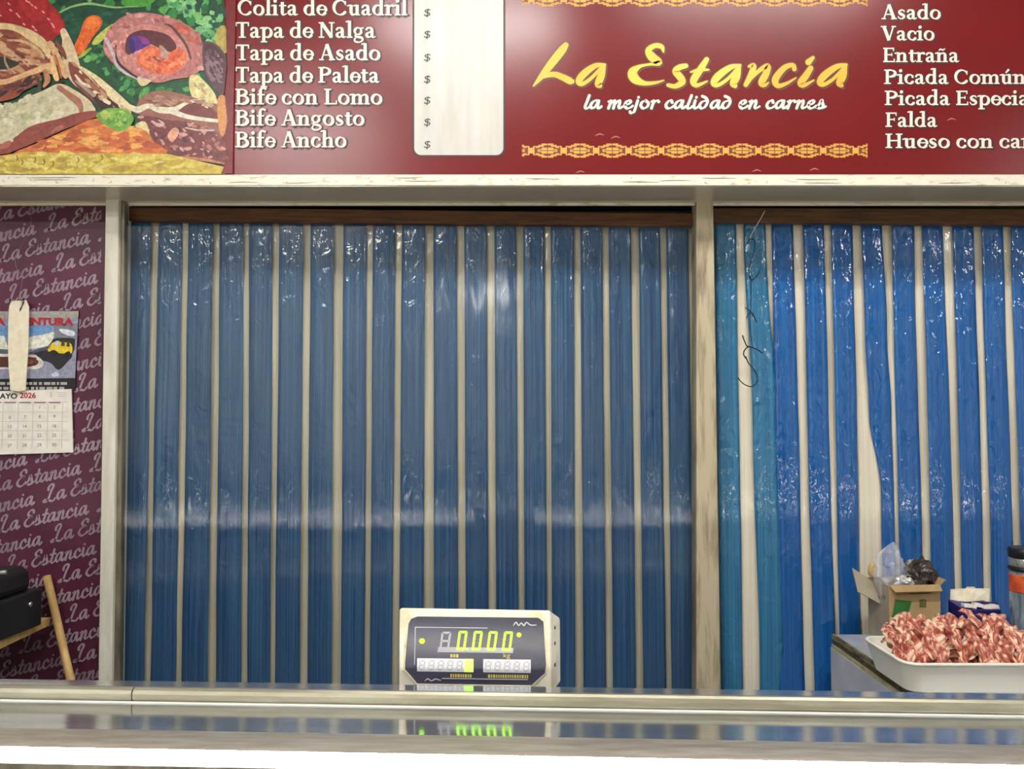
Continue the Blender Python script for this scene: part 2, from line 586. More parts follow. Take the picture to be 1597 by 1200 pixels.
SER = {
    ' ': (0.22, []),
    'C': (0.66, [arc(.35, .34, .27, .31, 40, 318), bar(.57, .62, .57, .44, .05)]),
    'o': (0.52, [arc(.26, .23, .18, .205, 0, 360)]),
    'c': (0.45, [arc(.25, .23, .17, .205, 42, 318), ('c', [(.37, .36, .09), (.38, .33, .1)])]),
    'l': (0.29, [bar(.145, 0, .145, AS, T), serif(.145, 0), flag(.11, AS)]),
    'i': (0.29, [bar(.145, 0, .145, XH, T), serif(.145, 0), flag(.11, XH), ('c', [(.14, .62, .15), (.145, .625, .15)])]),
    't': (0.35, [bar(.16, .1, .16, .58, T), bar(.02, .425, .33, .425, .06), ('c', [(.16, .12, T), (.19, .04, .1), (.25, .03, .06), (.34, .08, .04)])]),
    'a': (0.48, [('c', [(.08, .36, .09), (.12, .42, .08), (.22, .435, .07), (.30, .39, .12), (.315, .28, T), (.315, .1, T)]),
                 ('c', [(.315, .27, .05), (.2, .24, .06), (.1, .17, .11), (.1, .09, .12), (.17, .03, .08), (.25, .05, .05), (.315, .1, .05)]),
                 ('c', [(.315, .12, T), (.34, .04, .1), (.41, .03, .06), (.46, .06, .04)])]),
    'd': (0.55, [arc(.25, .23, .17, .205, 50, 310), bar(.40, 0, .40, AS, T), flag(.365, AS), serif(.45, 0, .14)]),
    'e': (0.46, [arc(.25, .23, .17, .205, 0, 322), bar(.1, .25, .40, .25, .05)]),
    'u': (0.56, [bar(.15, .12, .15, XH, T), flag(.11, XH), bar(.41, 0, .41, XH, T), flag(.37, XH), serif(.46, 0, .14),
                 ('c', [(.15, .16, T), (.18, .06, .11), (.25, .03, .08), (.34, .07, .05), (.41, .16, .04)])]),
    'ú': None,
    'r': (0.40, [bar(.14, 0, .14, XH, T), serif(.15, 0, .28), flag(.10, XH), ('c', [(.16, .28, .05), (.22, .4, .06), (.3, .43, .1), (.36, .41, .11)])]),
    'T': (0.60, [bar(.3, 0, .3, CH, T), serif(.3, 0, .3), bar(.02, .65, .58, .65, .065), bar(.04, .67, .04, .5, .055), bar(.56, .67, .56, .5, .055)]),
    'p': (0.54, [bar(.14, -.2, .14, XH, T), serif(.15, -.2, .28), flag(.10, XH), arc(.29, .23, .17, .205, -130, 130)]),
    'N': (0.72, [bar(.14, 0, .14, CH, .07), bar(.58, 0, .58, CH, .07), bar(.14, .66, .58, .02, .15), serif(.14, 0, .24), serif(.58, CH, .24), serif(.12, CH, .2)]),
    'g': (0.50, [arc(.22, .29, .14, .145, 0, 360, .11, .05), bar(.3, .41, .46, .43, .06),
                 ('c', [(.14, .15, .06), (.10, .08, .08), (.2, .04, .1), (.36, .01, .11), (.42, -.08, .09), (.34, -.17, .06), (.2, -.19, .07), (.08, -.14, .08), (.08, -.05, .07), (.15, .03, .05)])]),
    'A': (0.70, [bar(.12, 0, .34, .70, .065), bar(.34, .70, .58, 0, .15), bar(.2, .23, .48, .23, .05), serif(.12, 0, .2), serif(.57, 0, .26)]),
    's': (0.40, [('c', [(.32, .36, .05), (.28, .42, .06), (.19, .43, .07), (.1, .36, .1), (.14, .27, .13), (.26, .2, .13), (.32, .12, .1), (.25, .04, .07), (.15, .03, .06), (.08, .08, .05), (.06, .13, .05)])]),
    'P': (0.60, [bar(.16, 0, .16, CH, T), serif(.17, 0, .3), serif(.12, CH, .2), arc(.27, .5, .24, .155, -95, 95, .14, .055)]),
    'B': (0.63, [bar(.16, 0, .16, CH, T), serif(.12, 0, .2), serif(.12, CH, .2), arc(.28, .52, .2, .135, -95, 95, .14, .055), arc(.28, .2, .26, .175, -95, 95, .15, .055),
                 bar(.16, .03, .3, .03, .055), bar(.16, .65, .3, .65, .055), bar(.16, .375, .3, .375, .05)]),
    'f': (0.34, [bar(.15, 0, .15, .6, T), serif(.16, 0, .28), bar(.02, .425, .33, .425, .06), ('c', [(.15, .55, T), (.18, .67, .1), (.27, .715, .08), (.36, .68, .1)])]),
    'n': (0.57, [bar(.14, 0, .14, XH, T), serif(.14, 0, .25), flag(.10, XH), arch(.17, .42), bar(.42, 0, .42, .27, T), serif(.42, 0, .25)]),
    'ñ': None,
    'm': (0.84, [bar(.14, 0, .14, XH, T), serif(.14, 0, .24), flag(.10, XH), arch(.17, .42), bar(.42, 0, .42, .27, T), serif(.42, 0, .24), arch(.45, .70), bar(.70, 0, .70, .27, T), serif(.70, 0, .24)]),
    'L': (0.58, [bar(.16, 0, .16, CH, T), serif(.17, CH, .3), bar(.04, .03, .52, .03, .06), bar(.53, 0, .53, .18, .05)]),
    'h': (0.57, [bar(.14, 0, .14, AS, T), serif(.14, 0, .25), flag(.10, AS), arch(.17, .42), bar(.42, 0, .42, .27, T), serif(.42, 0, .25)]),
    'V': (0.68, [bar(.12, CH, .36, 0, .15), bar(.36, 0, .56, CH, .065), serif(.12, CH, .26), serif(.57, CH, .2)]),
    'E': (0.58, [bar(.16, 0, .16, CH, T), bar(.04, .03, .52, .03, .06), bar(.04, .65, .5, .65, .06), bar(.16, .35, .42, .35, .055), bar(.53, 0, .53, .17, .05), bar(.5, .68, .5, .52, .05), bar(.42, .28, .42, .43, .045)]),
    'F': (0.55, [bar(.16, 0, .16, CH, T), serif(.17, 0, .3), bar(.04, .65, .5, .65, .06), bar(.16, .35, .42, .35, .055), bar(.5, .68, .5, .52, .05), bar(.42, .28, .42, .43, .045)]),
    'H': (0.74, [bar(.16, 0, .16, CH, T), bar(.58, 0, .58, CH, T), bar(.16, .35, .58, .35, .06), serif(.16, 0, .27), serif(.16, CH, .27), serif(.58, 0, .27), serif(.58, CH, .27)]),
}
SER['ú'] = (SER['u'][0], SER['u'][1] + [('c', [(.26, .54, .06), (.36, .66, .1)])])
SER['ñ'] = (SER['n'][0], SER['n'][1] + [('c', [(.15, .56, .05), (.22, .61, .07), (.32, .57, .07), (.40, .63, .05)])])


def put_text(ink, glyphs, text, x0, y0, size, x1=None, mi=0, slope=0.0, grow=0.0, dx=0.0, dy=0.0, track=0.0, clip=None, n=3, wmul=1.0):
    """text with its baseline from (x0, y0); size = photo pixels per glyph unit; stretched to end at x1"""
    adv = sum(glyphs[c][0] + track for c in text)
    sx = (x1 - x0) / adv if x1 is not None else size
    ink.k += 1
    cx = 0
    for ci, ch in enumerate(text):
        a, strokes = glyphs[ch]
        for si, (kind, pts) in enumerate(strokes):
            q = [(x0 + dx + (cx + p[0]) * sx, y0 + dy - p[1] * size + slope * (cx + p[0]) * sx, p[2] * wmul * 0.5 * (size + sx)) for p in pts]
            pl = ribbon2d(q, n, kind == 'c', grow)
            if kind == 'b' and grow:
                pl = ribbon2d(q, n, True, grow)
            if clip:
                pl = [c_ for c_ in (clip_poly(p_, clip) for p_ in pl) if len(c_) >= 3]
            ink.polys(pl, mi, layer=ink.k + (si % 8) * 0.5 + (ci % 2) * 0.25)
        cx += a + track
    ink.k += 5


def clip_poly(pl, box):
    def cut(pts, ax, lim, keep_less):
        out = []
        for i in range(len(pts)):
            a, b_ = pts[i], pts[(i + 1) % len(pts)]
            ia = (a[ax] <= lim) == keep_less
            ib = (b_[ax] <= lim) == keep_less
            if ia:
                out.append(a)
            if ia != ib:
                t = (lim - a[ax]) / (b_[ax] - a[ax])
                out.append((a[0] + t * (b_[0] - a[0]), a[1] + t * (b_[1] - a[1])))
        return out
    for ax, lim, less in ((0, box[0], False), (0, box[2], True), (1, box[1], False), (1, box[3], True)):
        if len(pl) < 3:
            return []
        pl = cut(pl, ax, lim, less)
    return pl


# brush / script letters, x-height = 1
def nib(pts, wmin, wmax, ang):
    s = catmull([(p[0], p[1]) for p in pts], 4)
    out = []
    for i, p in enumerate(s):
        a = s[max(0, i - 1)]
        c = s[min(len(s) - 1, i + 1)]
        th = math.atan2(c[1] - a[1], c[0] - a[0])
        w = wmin + (wmax - wmin) * abs(math.sin(th - math.radians(ang)))
        out.append((p[0], p[1], w))
    return ('c', out)


SK = {
    ' ': (0.55, []),
    'L': (1.35, [[(.42, 1.35), (.48, 1.65), (.72, 1.92), (1.0, 1.86), (.98, 1.6), (.78, 1.2), (.6, .75), (.45, .35), (.2, .03), (-.1, .02), (-.06, .22), (.22, .22), (.6, .02), (.95, -.06), (1.2, .2)]]),
    'a': (1.05, [[(.82, .85), (.6, 1.0), (.3, .8), (.1, .35), (.25, .02), (.55, .25), (.85, .95)], [(.86, .95), (.76, .4), (.78, .08), (.92, .02), (1.1, .25)]]),
    'E': (1.15, [[(1.15, 1.5), (1.15, 1.78), (.85, 1.85), (.55, 1.55), (.62, 1.2), (.95, 1.08), (.5, .95), (.18, .6), (.15, .25), (.42, .0), (.8, .1), (1.1, .4)]]),
    's': (0.85, [[(.02, .1), (.3, .55), (.52, 1.08), (.58, .75), (.66, .35), (.55, .05), (.3, .0), (.15, .12)], [(.5, .05), (.7, .08), (.9, .25)]]),
    't': (0.72, [[(.68, 1.55), (.45, .8), (.28, .25), (.4, .0), (.62, .1), (.78, .3)], [(.2, 1.0), (.5, 1.03), (.8, 1.02)]]),
    'n': (1.10, [[(.15, .85), (.35, .98), (.3, .6), (.15, .0)], [(.22, .35), (.5, .85), (.74, .98), (.76, .65), (.66, .2), (.78, .02), (1.1, .25)]]),
    'c': (0.85, [[(.7, .75), (.6, 1.0), (.32, .85), (.12, .4), (.25, .03), (.55, .05), (.85, .3)]]),
    'i': (0.62, [[(.32, .98), (.2, .35), (.28, .02), (.45, .05), (.65, .28)], [(.42, 1.38), (.44, 1.42)]]),
    'm': (1.55, [[(.15, .85), (.35, .98), (.3, .6), (.15, .0)], [(.22, .35), (.5, .85), (.72, .98), (.7, .55), (.6, .0)], [(.65, .35), (.95, .85), (1.18, .98), (1.18, .6), (1.1, .2), (1.22, .02), (1.5, .25)]]),
    'e': (0.85, [[(.15, .42), (.5, .58), (.66, .85), (.48, 1.0), (.22, .78), (.12, .3), (.32, .0), (.6, .08), (.85, .32)]]),
    'j': (0.62, [[(.45, .98), (.28, .2), (.1, -.45), (-.15, -.6), (-.25, -.45)], [(.52, 1.38), (.54, 1.42)]]),
    'o': (0.95, [[(.55, .98), (.25, .8), (.12, .35), (.35, .0), (.7, .2), (.82, .65), (.58, .98)]]),
    'r': (0.82, [[(.15, .85), (.35, .98), (.3, .6), (.15, .0)], [(.24, .45), (.45, .85), (.7, .98), (.82, .85)]]),
    'l': (0.62, [[(.6, 1.65), (.4, .9), (.22, .25), (.3, .0), (.5, .05), (.66, .25)]]),
    'd': (1.05, [[(.6, .95), (.3, .8), (.1, .35), (.28, .0), (.6, .2), (.82, .8), (.7, 1.3), (.35, 1.55)]]),
}


def script(wmin, wmax, ang):
    return {k: (a, [nib(s, wmin, wmax, ang) for s in st]) for k, (a, st) in SK.items()}


SCRIPT_WALL = script(0.13, 0.32, 30)
SCRIPT_SLOGAN = script(0.17, 0.34, 25)


def builtin_text(body, h, name='txt', bold=0.0):
    """small sans lettering from the built-in face -> (verts, faces) in a unit frame, height h"""
    cu = bpy.data.curves.new(name, 'FONT')
    cu.body = body
    cu.size = h
    cu.resolution_u = 3
    cu.offset = bold
    o = bpy.data.objects.new(name, cu)
    me = bpy.data.meshes.new_from_object(o)
    vs = [v_.co.copy() for v_ in me.vertices]
    fs = [list(p.vertices) for p in me.polygons]
    bpy.data.objects.remove(o)
    bpy.data.curves.remove(cu)
    bpy.data.meshes.remove(me)
    return vs, fs


def text_on_plane(mb, body, px, py, hpx, Y, mi=0, lift=0.0004, x1=None, shear=0.0, bold=0.0):
    """baseline starts at pixel (px, py) of the plane at depth Y"""
    vs, fs = builtin_text(body, 1.0, bold=bold)
    if not vs:
        return
    o = P(px, py, Y)
    k = hpx * Y / F
    wid = max(v_.x for v_ in vs)
    kx = k if x1 is None else (x1 - px) * Y / F / wid
    mb.add([(o.x + v_.x * kx + v_.y * k * shear, Y - lift, o.z + v_.y * k) for v_ in vs], fs, mi)


# ================================================================== LARGE STRUCTURE
X0, X1, YF, YB, H = -7.0, 7.0, -4.2, 3.05, 4.2
mb = MB(); mb.box((X0, YF, -0.1), (X1, YB, 0)); tag(mb.build('floor', M_tile), kind='structure')
mb = MB(); mb.box((X0, YF, H), (X1, YB, H + 0.1)); tag(mb.build('ceiling', M_ceil), kind='structure')
mb = MB(); mb.box((X0, 2.95, 0), (X1, YB, H)); tag(mb.build('wall_back', M_wallb), kind='structure')
mb = MB(); mb.box((X0, YF - 0.1, 0), (X1, YF, 3.45)); tag(mb.build('wall_front', M_opp), kind='structure')

# across the aisle: dark panel for a shaded doorway, and the counter front that the pane mirrors
mb = MB(); mb.box((1.75, YF, 0), (2.75, YF + 0.03, 2.6)); tag(mb.build('door_1', M_dark), kind='structure')
mb = MB(); mb.box((-6.5, YF, 0), (1.4, YF + 0.5, 0.95)); tag(mb.build('trim_5', plain('dark_counter', (70, 62, 60), 0.5)), kind='structure')

# purple lettered partition on the left
WPY = 2.70
a = P(-260, 318, WPY); bq = P(160, 318, WPY)
mb = MB(); mb.box((a.x, WPY, 0), (bq.x + 0.02, WPY + 0.04, 2.62))
wl = tag(mb.build('wall_left', M_purple), kind='structure')
ink = Ink(WPY - 0.0006)
XH_PX = 13.0
for k in range(-3, 24):
    base = 375.8 + 32.45 * k
    off = (69 + 84.4 * k) % 157
    for rep in (-2, -1, 0, 1):
        x0 = off + rep * 157
        if x0 > 165 or x0 < -250:
            continue
        put_text(ink, SCRIPT_WALL, 'La Estancia', x0 + 3, base - 0.215 * x0, XH_PX, x1=x0 + 143, slope=-0.215, clip=(-255, 300, 158, 1320), n=2)
ink.k = 0
tag(ink.build('lettering', M_lilac, wl))


def post(name, top, bot, Y, depth, mat, zt=2.45):
    """upright between (left px, right px) at the top and at the bottom of the view"""
    ytop, ybot = 345, 1065
    mb = MB()
    tl, tr_ = P(top[0], ytop, Y), P(top[1], ytop, Y)
    bl, br = P(bot[0], ybot, Y), P(bot[1], ybot, Y)

    def at(p, q, z):
        t = (z - q.z) / (p.z - q.z)
        return q.x + (p.x - q.x) * t
    xs = [at(tl, bl, 0), at(tr_, br, 0), at(tl, bl, zt), at(tr_, br, zt)]
    mb.hexa([(xs[0], Y, 0), (xs[1], Y, 0), (xs[1], Y + depth, 0), (xs[0], Y + depth, 0),
             (xs[2], Y, zt), (xs[3], Y, zt), (xs[3], Y + depth, zt), (xs[2], Y + depth, zt)])
    return tag(mb.build(name, mat, bevel=0.003), kind='structure')


post('trim_1', (164, 185), (153, 174), 2.64, 0.09, M_post)
post('trim_2', (1086, 1113), (1086, 1124), 2.66, 0.07, M_postdirty)

# clear pane closing the left bay
GY = 2.665
mb = MB()
a = P(186, 353, GY); c = P(1086, 1066, GY)
mb.box((a.x, GY, 0.5), (c.x, GY + 0.006, a.z))
win = tag(mb.build('window_1', M_pane), kind='structure')
post('trim_3', (185, 194), (174, 186), 2.655, 0.03, M_alu)

# dark block filling in the shaded gap above the curtains
mb = MB()
zt = P(800, 322, 2.80).z
mb.box((P(150, 322, 2.72).x, 2.80, zt + 0.02), (2.2, 2.94, zt + 0.5))
tag(mb.build('trim_4', M_dark), kind='structure')

# ================================================================== SHOP SIGN
S = SIGN_Y
zb = P(798, 273, S).z                 # lower edge of the printed face
zw = P(798, 289, S - 0.004).z          # lower edge of the white strip
xl, xr = P(-200, 200, S).x, P(1800, 200, S).x
ztop = P(798, -180, S).z
sign = empty('shop_sign', (0, S, zb), 'long red butcher shop sign with yellow script title and white price lists above the counter', 'sign')
# worn spots on the printed face and on the white strip
sc_ = Ink(S - 0.0006)
sc_.mb.box((xl, S, zb), (xr, S + 0.03, ztop))
for x, y in ((935, 210), (960, 214), (1270, 264), (1484, 186), (905, 268), (1180, 266)):
    sc_.polys(ribbon2d([(x - 7, y + 2, 0.7), (x, y - 1, 2.0), (x + 7, y + 1, 0.6)], 3), 1)
sc_.build('panel', [M_red, plain('scuff_pink', (186, 116, 104), 0.6)], sign)
ch = Ink(S - 0.0048)
ch.mb.box((xl, S - 0.004, zw), (xr, S + 0.03, zb), 0)
rnd = random.Random(5)
for i in range(26):
    x = rnd.uniform(0, 1597); y = rnd.uniform(275, 284)
    ch.polys(ribbon2d([(x, y, 0.6), (x + rnd.uniform(-2, 2), y + rnd.uniform(1, 3), 0.9), (x + rnd.uniform(-4, 4), y + rnd.uniform(2, 4), 0.4)], 3), 1)
for i in range(14):
    x = rnd.uniform(0, 1500); y = rnd.uniform(276, 286)
    ch.polys(ribbon2d([(x, y, 0.5), (x + 20, y + rnd.uniform(-1, 1), 1.1), (x + rnd.uniform(30, 70), y + rnd.uniform(-1, 1), 0.4)], 3), 1)
o = ch.build('edge_strip', [M_edge, plain('scratch_brown', (140, 122, 92), 0.7)], sign); tag(o, 'dirty white edge strip under the red face')
UY = 2.69
zu = P(798, 318, UY).z
mb = MB()
mb.hexa([(xl, S + 0.0, zw - 0.003), (xr, S + 0.0, zw - 0.003), (xr, UY, zu), (xl, UY, zu),
         (xl, S + 0.0, zw), (xr, S + 0.0, zw), (xr, UY, zu + 0.02), (xl, UY, zu + 0.02)])
o = mb.build('underside', M_soffit, sign); tag(o, 'glossy beige metal underside')
mb = MB()
mb.box((xl, UY - 0.008, zu - 0.007), (xr, UY + 0.004, zu + 0.02))
mb.build('rear_lip', M_edge, sign, bevel=0.002)
mb = MB(); mb.box((xl, S + 0.03, ztop - 0.03), (xr, UY + 0.02, ztop)); mb.box((xl, UY, zu + 0.02), (xr, UY + 0.02, ztop)); mb.build('back_casing', M_edge, sign)

FACE = S - 0.0006

# --- menu lines, left and right
LEFT = [('Colita de Cuadril', 370, 24, 636), ('Tapa de Nalga', 367, 59, 586), ('Tapa de Asado', 367, 94, 594), ('Tapa de Paleta', 367, 129, 592),
        ('Bife con Lomo', 366, 163, 597), ('Bife Angosto', 366, 196, 569), ('Bife Ancho', 366, 230, 541)]
RIGHT = [('Asado', 1374, 30, 1468), ('Vacio', 1374, 63, 1458), ('Entraña', 1376, 97, 1496), ('Picada Común', 1378, 131, 1600), ('Picada Especial', 1379, 164, 1616),
         ('Falda', 1380, 198, 1462), ('Hueso con carne', 1380, 231, 1648)]
for col_name, lines, cap in (('menu_lettering', LEFT, 24.5), ('menu_lettering', RIGHT, 22.5)):
    sh = Ink(FACE + 0.0004)
    le = Ink(FACE, 2e-5)
    for t, x, y, xe in lines:
        put_text(sh, SER, t, x, y, cap / CH, xe, grow=0.9, dx=2.0, dy=1.0)
        put_text(le, SER, t, x, y, cap / CH, xe)
        sh.k = 0
        le.k = 0
    sho = sh.build('lettering_shadow', M_dark_ink, sign)
    le.build(col_name, M_white_ink, sign)

# --- price box
def rrect(x0, y0, x1, y1, r, n=6):
    pts = []
    for cx, cy, a0 in ((x1 - r, y0 + r, -90), (x1 - r, y1 - r, 0), (x0 + r, y1 - r, 90), (x0 + r, y0 + r, 180)):
        for k in range(n + 1):
            a_ = math.radians(a0 + 90 * k / n)
            pts.append((cx + r * math.cos(a_), cy + r * math.sin(a_)))
    return pts


pb = Ink(FACE)
pb.polys([rrect(643.5, -150, 788, 244.5, 13)], 1)
pb.k += 20
pb.polys([rrect(646, -148, 785, 242, 11)], 0)
o = pb.build('price_box', [M_board, M_dark_ink], sign); tag(o, 'white rounded price box with a column of dollar signs')
for y in (25, 59, 95, 129, 162, 196, 231):
    mb = MB()
    text_on_plane(mb, '$', 660, y, 17, FACE - 0.001, 0, x1=671, shear=0.12)
    mb.build('dollar_sign', M_dollar, o)

# --- title
def c5(p, g=0):
    return (810 + p[0] / 5.915, 50 + p[1] / 5.915, (p[2] + g) / 5.915)


def c6(p, g=0):
    return (1060 + p[0] / 5.704, 50 + p[1] / 5.704, (p[2] + g) / 5.704)


A2 = [[(540, 295, 22), (450, 315, 50), (345, 390, 66), (302, 452, 56), (340, 472, 36), (430, 415, 30), (525, 315, 34)],
      [(528, 300, 36), (508, 390, 66), (478, 455, 64), (492, 478, 44)]]
T5 = [[(428, 120, 52), (390, 172, 74), (300, 285, 74), (212, 400, 56), (130, 498, 14)],
      [(195, 430, 16), (262, 398, 44), (330, 392, 52), (400, 418, 58), (465, 450, 62), (486, 456, 46)],
      [(790, 300, 22), (700, 312, 48), (600, 382, 66), (548, 452, 60), (580, 478, 40), (660, 428, 32), (765, 320, 34)],
      [(780, 306, 36), (756, 400, 66), (728, 478, 64), (742, 494, 46)],
      [(1328, 182, 18), (1312, 136, 44), (1250, 126, 46), (1190, 170, 56), (1225, 232, 80), (1290, 282, 58), (1200, 298, 24), (1110, 318, 34), (1046, 370, 84), (1066, 432, 86), (1150, 472, 44), (1250, 468, 28), (1332, 446, 10)],
      [(1536, 312, 44), (1478, 326, 54), (1440, 362, 60), (1480, 412, 66), (1502, 460, 62), (1440, 500, 44), (1372, 490, 34)]]
T6 = [[(240, 244, 44), (186, 330, 60), (124, 430, 64), (152, 474, 40), (244, 438, 14)],
      [(98, 356, 14), (180, 336, 36), (258, 336, 16)],
      A2[0], A2[1],
      [(618, 306, 26), (658, 300, 46), (636, 380, 56), (588, 470, 40)],
      [(606, 446, 22), (700, 350, 36), (782, 302, 48), (768, 370, 62), (728, 450, 60), (756, 474, 34), (792, 448, 12)],
      [(1020, 330, 40), (1006, 294, 38), (930, 320, 50), (852, 418, 62), (872, 478, 44), (950, 458, 28), (1034, 408, 12)],
      [(1165, 322, 48), (1122, 390, 60), (1077, 452, 60), (1106, 474, 38), (1194, 428, 12)],
      [(1146, 268, 56), (1186, 228, 30)],
      [(x + 945, y - 5, w) for x, y, w in A2[0]], [(x + 945, y - 5, w) for x, y, w in A2[1]]]
out = Ink(FACE + 0.0005, 8e-6)
ti = [Ink(FACE, 2e-5), Ink(FACE, 2e-5)]
for ti_i, s_ in enumerate([[c5(p) for p in s] for s in T5] + [[c6(p) for p in s] for s in T6]):
    out.polys(ribbon2d(s_, 6, True, 1.6), 0)
    out.polys(ribbon2d([(x + 2.2, y + 2.4, w) for x, y, w in s_], 6, True, 0.6), 0)
    ti[0 if ti_i < 4 else 1].polys(ribbon2d(s_, 6), 0)
out.build('title_outline', M_olive, sign)
for t_i in ti:
    o = t_i.build('title_lettering', M_gold, sign); tag(o, 'yellow brush script title')
sh = Ink(FACE + 0.0004)
sl = Ink(FACE, 2e-5)
put_text(sh, SCRIPT_SLOGAN, 'la mejor calidad en carnes', 909, 169, 12.2, 1287, dx=1.8, dy=1.6, grow=0.5)
put_text(sl, SCRIPT_SLOGAN, 'la mejor calidad en carnes', 909, 169, 12.2, 1287)
sh.build('slogan_shadow', M_dark_ink, sign)
o = sl.build('slogan_lettering', M_white_ink, sign); tag(o, 'small white slogan in brush script')


# --- stepped gold borders
def border(cy):
    k = Ink(FACE)
    a0, a1 = 814, 1353

    def rc(x0, y0, x1, y1, mi, ly):
        x0, x1 = max(a0, x0), min(a1, x1)
        if x1 - x0 > 0.3:
            k.polys([[(x0, cy + y0), (x1, cy + y0), (x1, cy + y1), (x0, cy + y1)]], mi, layer=ly)
    per = 50.6
    x = 828.5 - per
    while x < a1 + per:
        rc(x - 5, -4.5, x + 5, 4.5, 0, 8)
        for s_ in (-1, 1):
            for d0, d1, o0, o1 in ((3, 13, 4.2, 7.2), (11, 20, 6, 9), (16, 25.0, 8, 11)):
                y0, y1 = (o0, o1) if s_ > 0 else (-o1, -o0)
                rc(x + d0, y0, x + d1, y1, 0, 6)
                rc(x + per - d1, y0, x + per - d0, y1, 0, 7)
        rc(x + 7, -4, x + per - 7, 4, 1, 4)
        rc(x + 14, -6.5, x + per - 14, 6.5, 1, 5)
        rc(x + 10, -2, x + per - 10, 2, 0, 9)
        rc(x + 16, -4.5, x + per - 16, 4.5, 0, 10)
        rc(x + 12, -0.6, x + per - 12, 0.6, 1, 12)
        rc(x + 24.7, -11, x + 25.9, 11, 2, 14)
        rc(x + 5.2, -6, x + 7, 6, 2, 13)
        rc(x + per - 7, -6, x + per - 5.2, 6, 2, 13)
        x += per
    return k.build('border_ornament', [M_gold2, M_gold3, M_gold3], sign)


M_gold2.node_tree.nodes['Principled BSDF'].inputs['Base Color'].default_value = rgb(226, 166, 72)
border(235)
border(-1)

# --- printed photograph of meat and vegetables at the left end
pic = Ink(FACE, 2e-6)


def C(*c):
    return rgb(*c)


def blob(pts, c, closed=True, n=4):
    pic.polys([catmull(pts, n, True)], 0, C(*c))


def line(pts, c, w):
    pic.polys(ribbon2d([(p[0], p[1], (p[2] if len(p) > 2 else w)) for p in pts], 4), 0, C(*c))


def inside(pt, poly):
    r = False
    j = len(poly) - 1
    for i in range(len(poly)):
        if (poly[i][1] > pt[1]) != (poly[j][1] > pt[1]) and pt[0] < (poly[j][0] - poly[i][0]) * (pt[1] - poly[i][1]) / (poly[j][1] - poly[i][1]) + poly[i][0]:
            r = not r
        j = i
    return r


def scatter(region, cols, n, r0, r1, stretch=1.0, ang=0.0, jit=0.4, seed=1):
    rnd = random.Random(seed)
    xs = [p[0] for p in region]; ys = [p[1] for p in region]
    k = 0
    pic.k += 1
    base = pic.k
    while k < n:
        x, y = rnd.uniform(min(xs), max(xs)), rnd.uniform(min(ys), max(ys))
        k += 1
        if not inside((x, y), region):
            continue
        r = rnd.uniform(r0, r1)
        a0 = ang + rnd.uniform(-jit, jit)
        m = 7
        pl = []
        for i in range(m):
            t = 2 * PI * i / m
            q = r * rnd.uniform(0.55, 1.1)
            u, v_ = q * stretch * math.cos(t), q * math.sin(t)
            pl.append((x + u * math.cos(a0) - v_ * math.sin(a0), y + u * math.sin(a0) + v_ * math.cos(a0)))
        pic.polys([pl], 0, C(*rnd.choice(cols)), layer=base + k)
    pic.k = base + n


# ground colours
pic.polys([[(-200, -150), (345, -150), (352, 100), (345, 130), (345, 272), (-200, 272)]], 0, C(30, 72, 44))
GREENS = [(28, 92, 46), (52, 132, 60), (86, 162, 78), (20, 62, 40), (120, 186, 104), (24, 78, 54), (66, 146, 88), (16, 44, 34)]
scatter([(-200, -150), (345, -150), (345, 120), (-200, 120)], GREENS, 700, 4, 11, 1.4, 0, 3, 2)
blob([(195, -8), (215, -12), (245, -6), (232, 9), (205, 12), (190, 6)], (72, 152, 52))
# dark courgette with its pale edge
blob([(92, 24), (130, 9), (180, 12), (240, 18), (262, 30), (230, 44), (190, 70), (150, 96), (120, 80), (100, 55)], (22, 72, 50))
scatter([(95, 25), (180, 14), (255, 28), (190, 66), (120, 84)], [(28, 84, 56), (18, 56, 44), (38, 98, 66)], 80, 2, 6, 2.2, -0.3, 0.5, 3)
line([(94, 20, 2), (112, 11, 3), (138, 6, 4), (160, 9, 3), (181, 12, 2.5), (215, 10, 1)], (142, 182, 118), 3)
scatter([(262, 0), (345, -10), (348, 80), (330, 75), (300, 36)], [(112, 178, 120), (74, 156, 90), (142, 198, 132), (36, 104, 60), (24, 74, 52)], 130, 2.5, 7, 1.5, 0.5, 3, 4)
blob([(340, 45), (352, 42), (355, 78), (344, 84), (336, 62)], (182, 162, 78))
# lower bed of parsley
LOW = [(118, 90), (160, 66), (175, 110), (230, 132), (320, 128), (330, 160), (215, 165), (180, 130), (150, 118)]
blob(LOW, (24, 84, 44))
scatter(LOW, GREENS, 260, 3, 7, 1.3, 0, 3, 5)
# red peppers
blob([(-60, -40), (60, -30), (75, 0), (92, 20), (102, 40), (98, 52), (88, 58), (80, 66), (60, 62), (30, 50), (-60, 55)], (158, 30, 34))
blob([(20, -20), (62, -20), (74, 5), (70, 30), (50, 32), (34, 12)], (172, 38, 38))
blob([(82, 18), (98, 36), (97, 50), (86, 52), (78, 36)], (184, 40, 42))
for x, y in ((42, 2), (50, 8), (56, 12), (17, 16), (27, 22), (30, 26), (68, 19), (76, 30), (82, 38), (38, 38), (52, 42), (56, 47), (1, 24), (14, 6), (46, 4), (84, 42)):
    blob([(x - 2.2, y - 1.6), (x + 0.5, y - 1.2), (x + 3, y + 2), (x + 1.5, y + 2.4), (x - 1, y + 1)], (232, 146, 142), n=2)
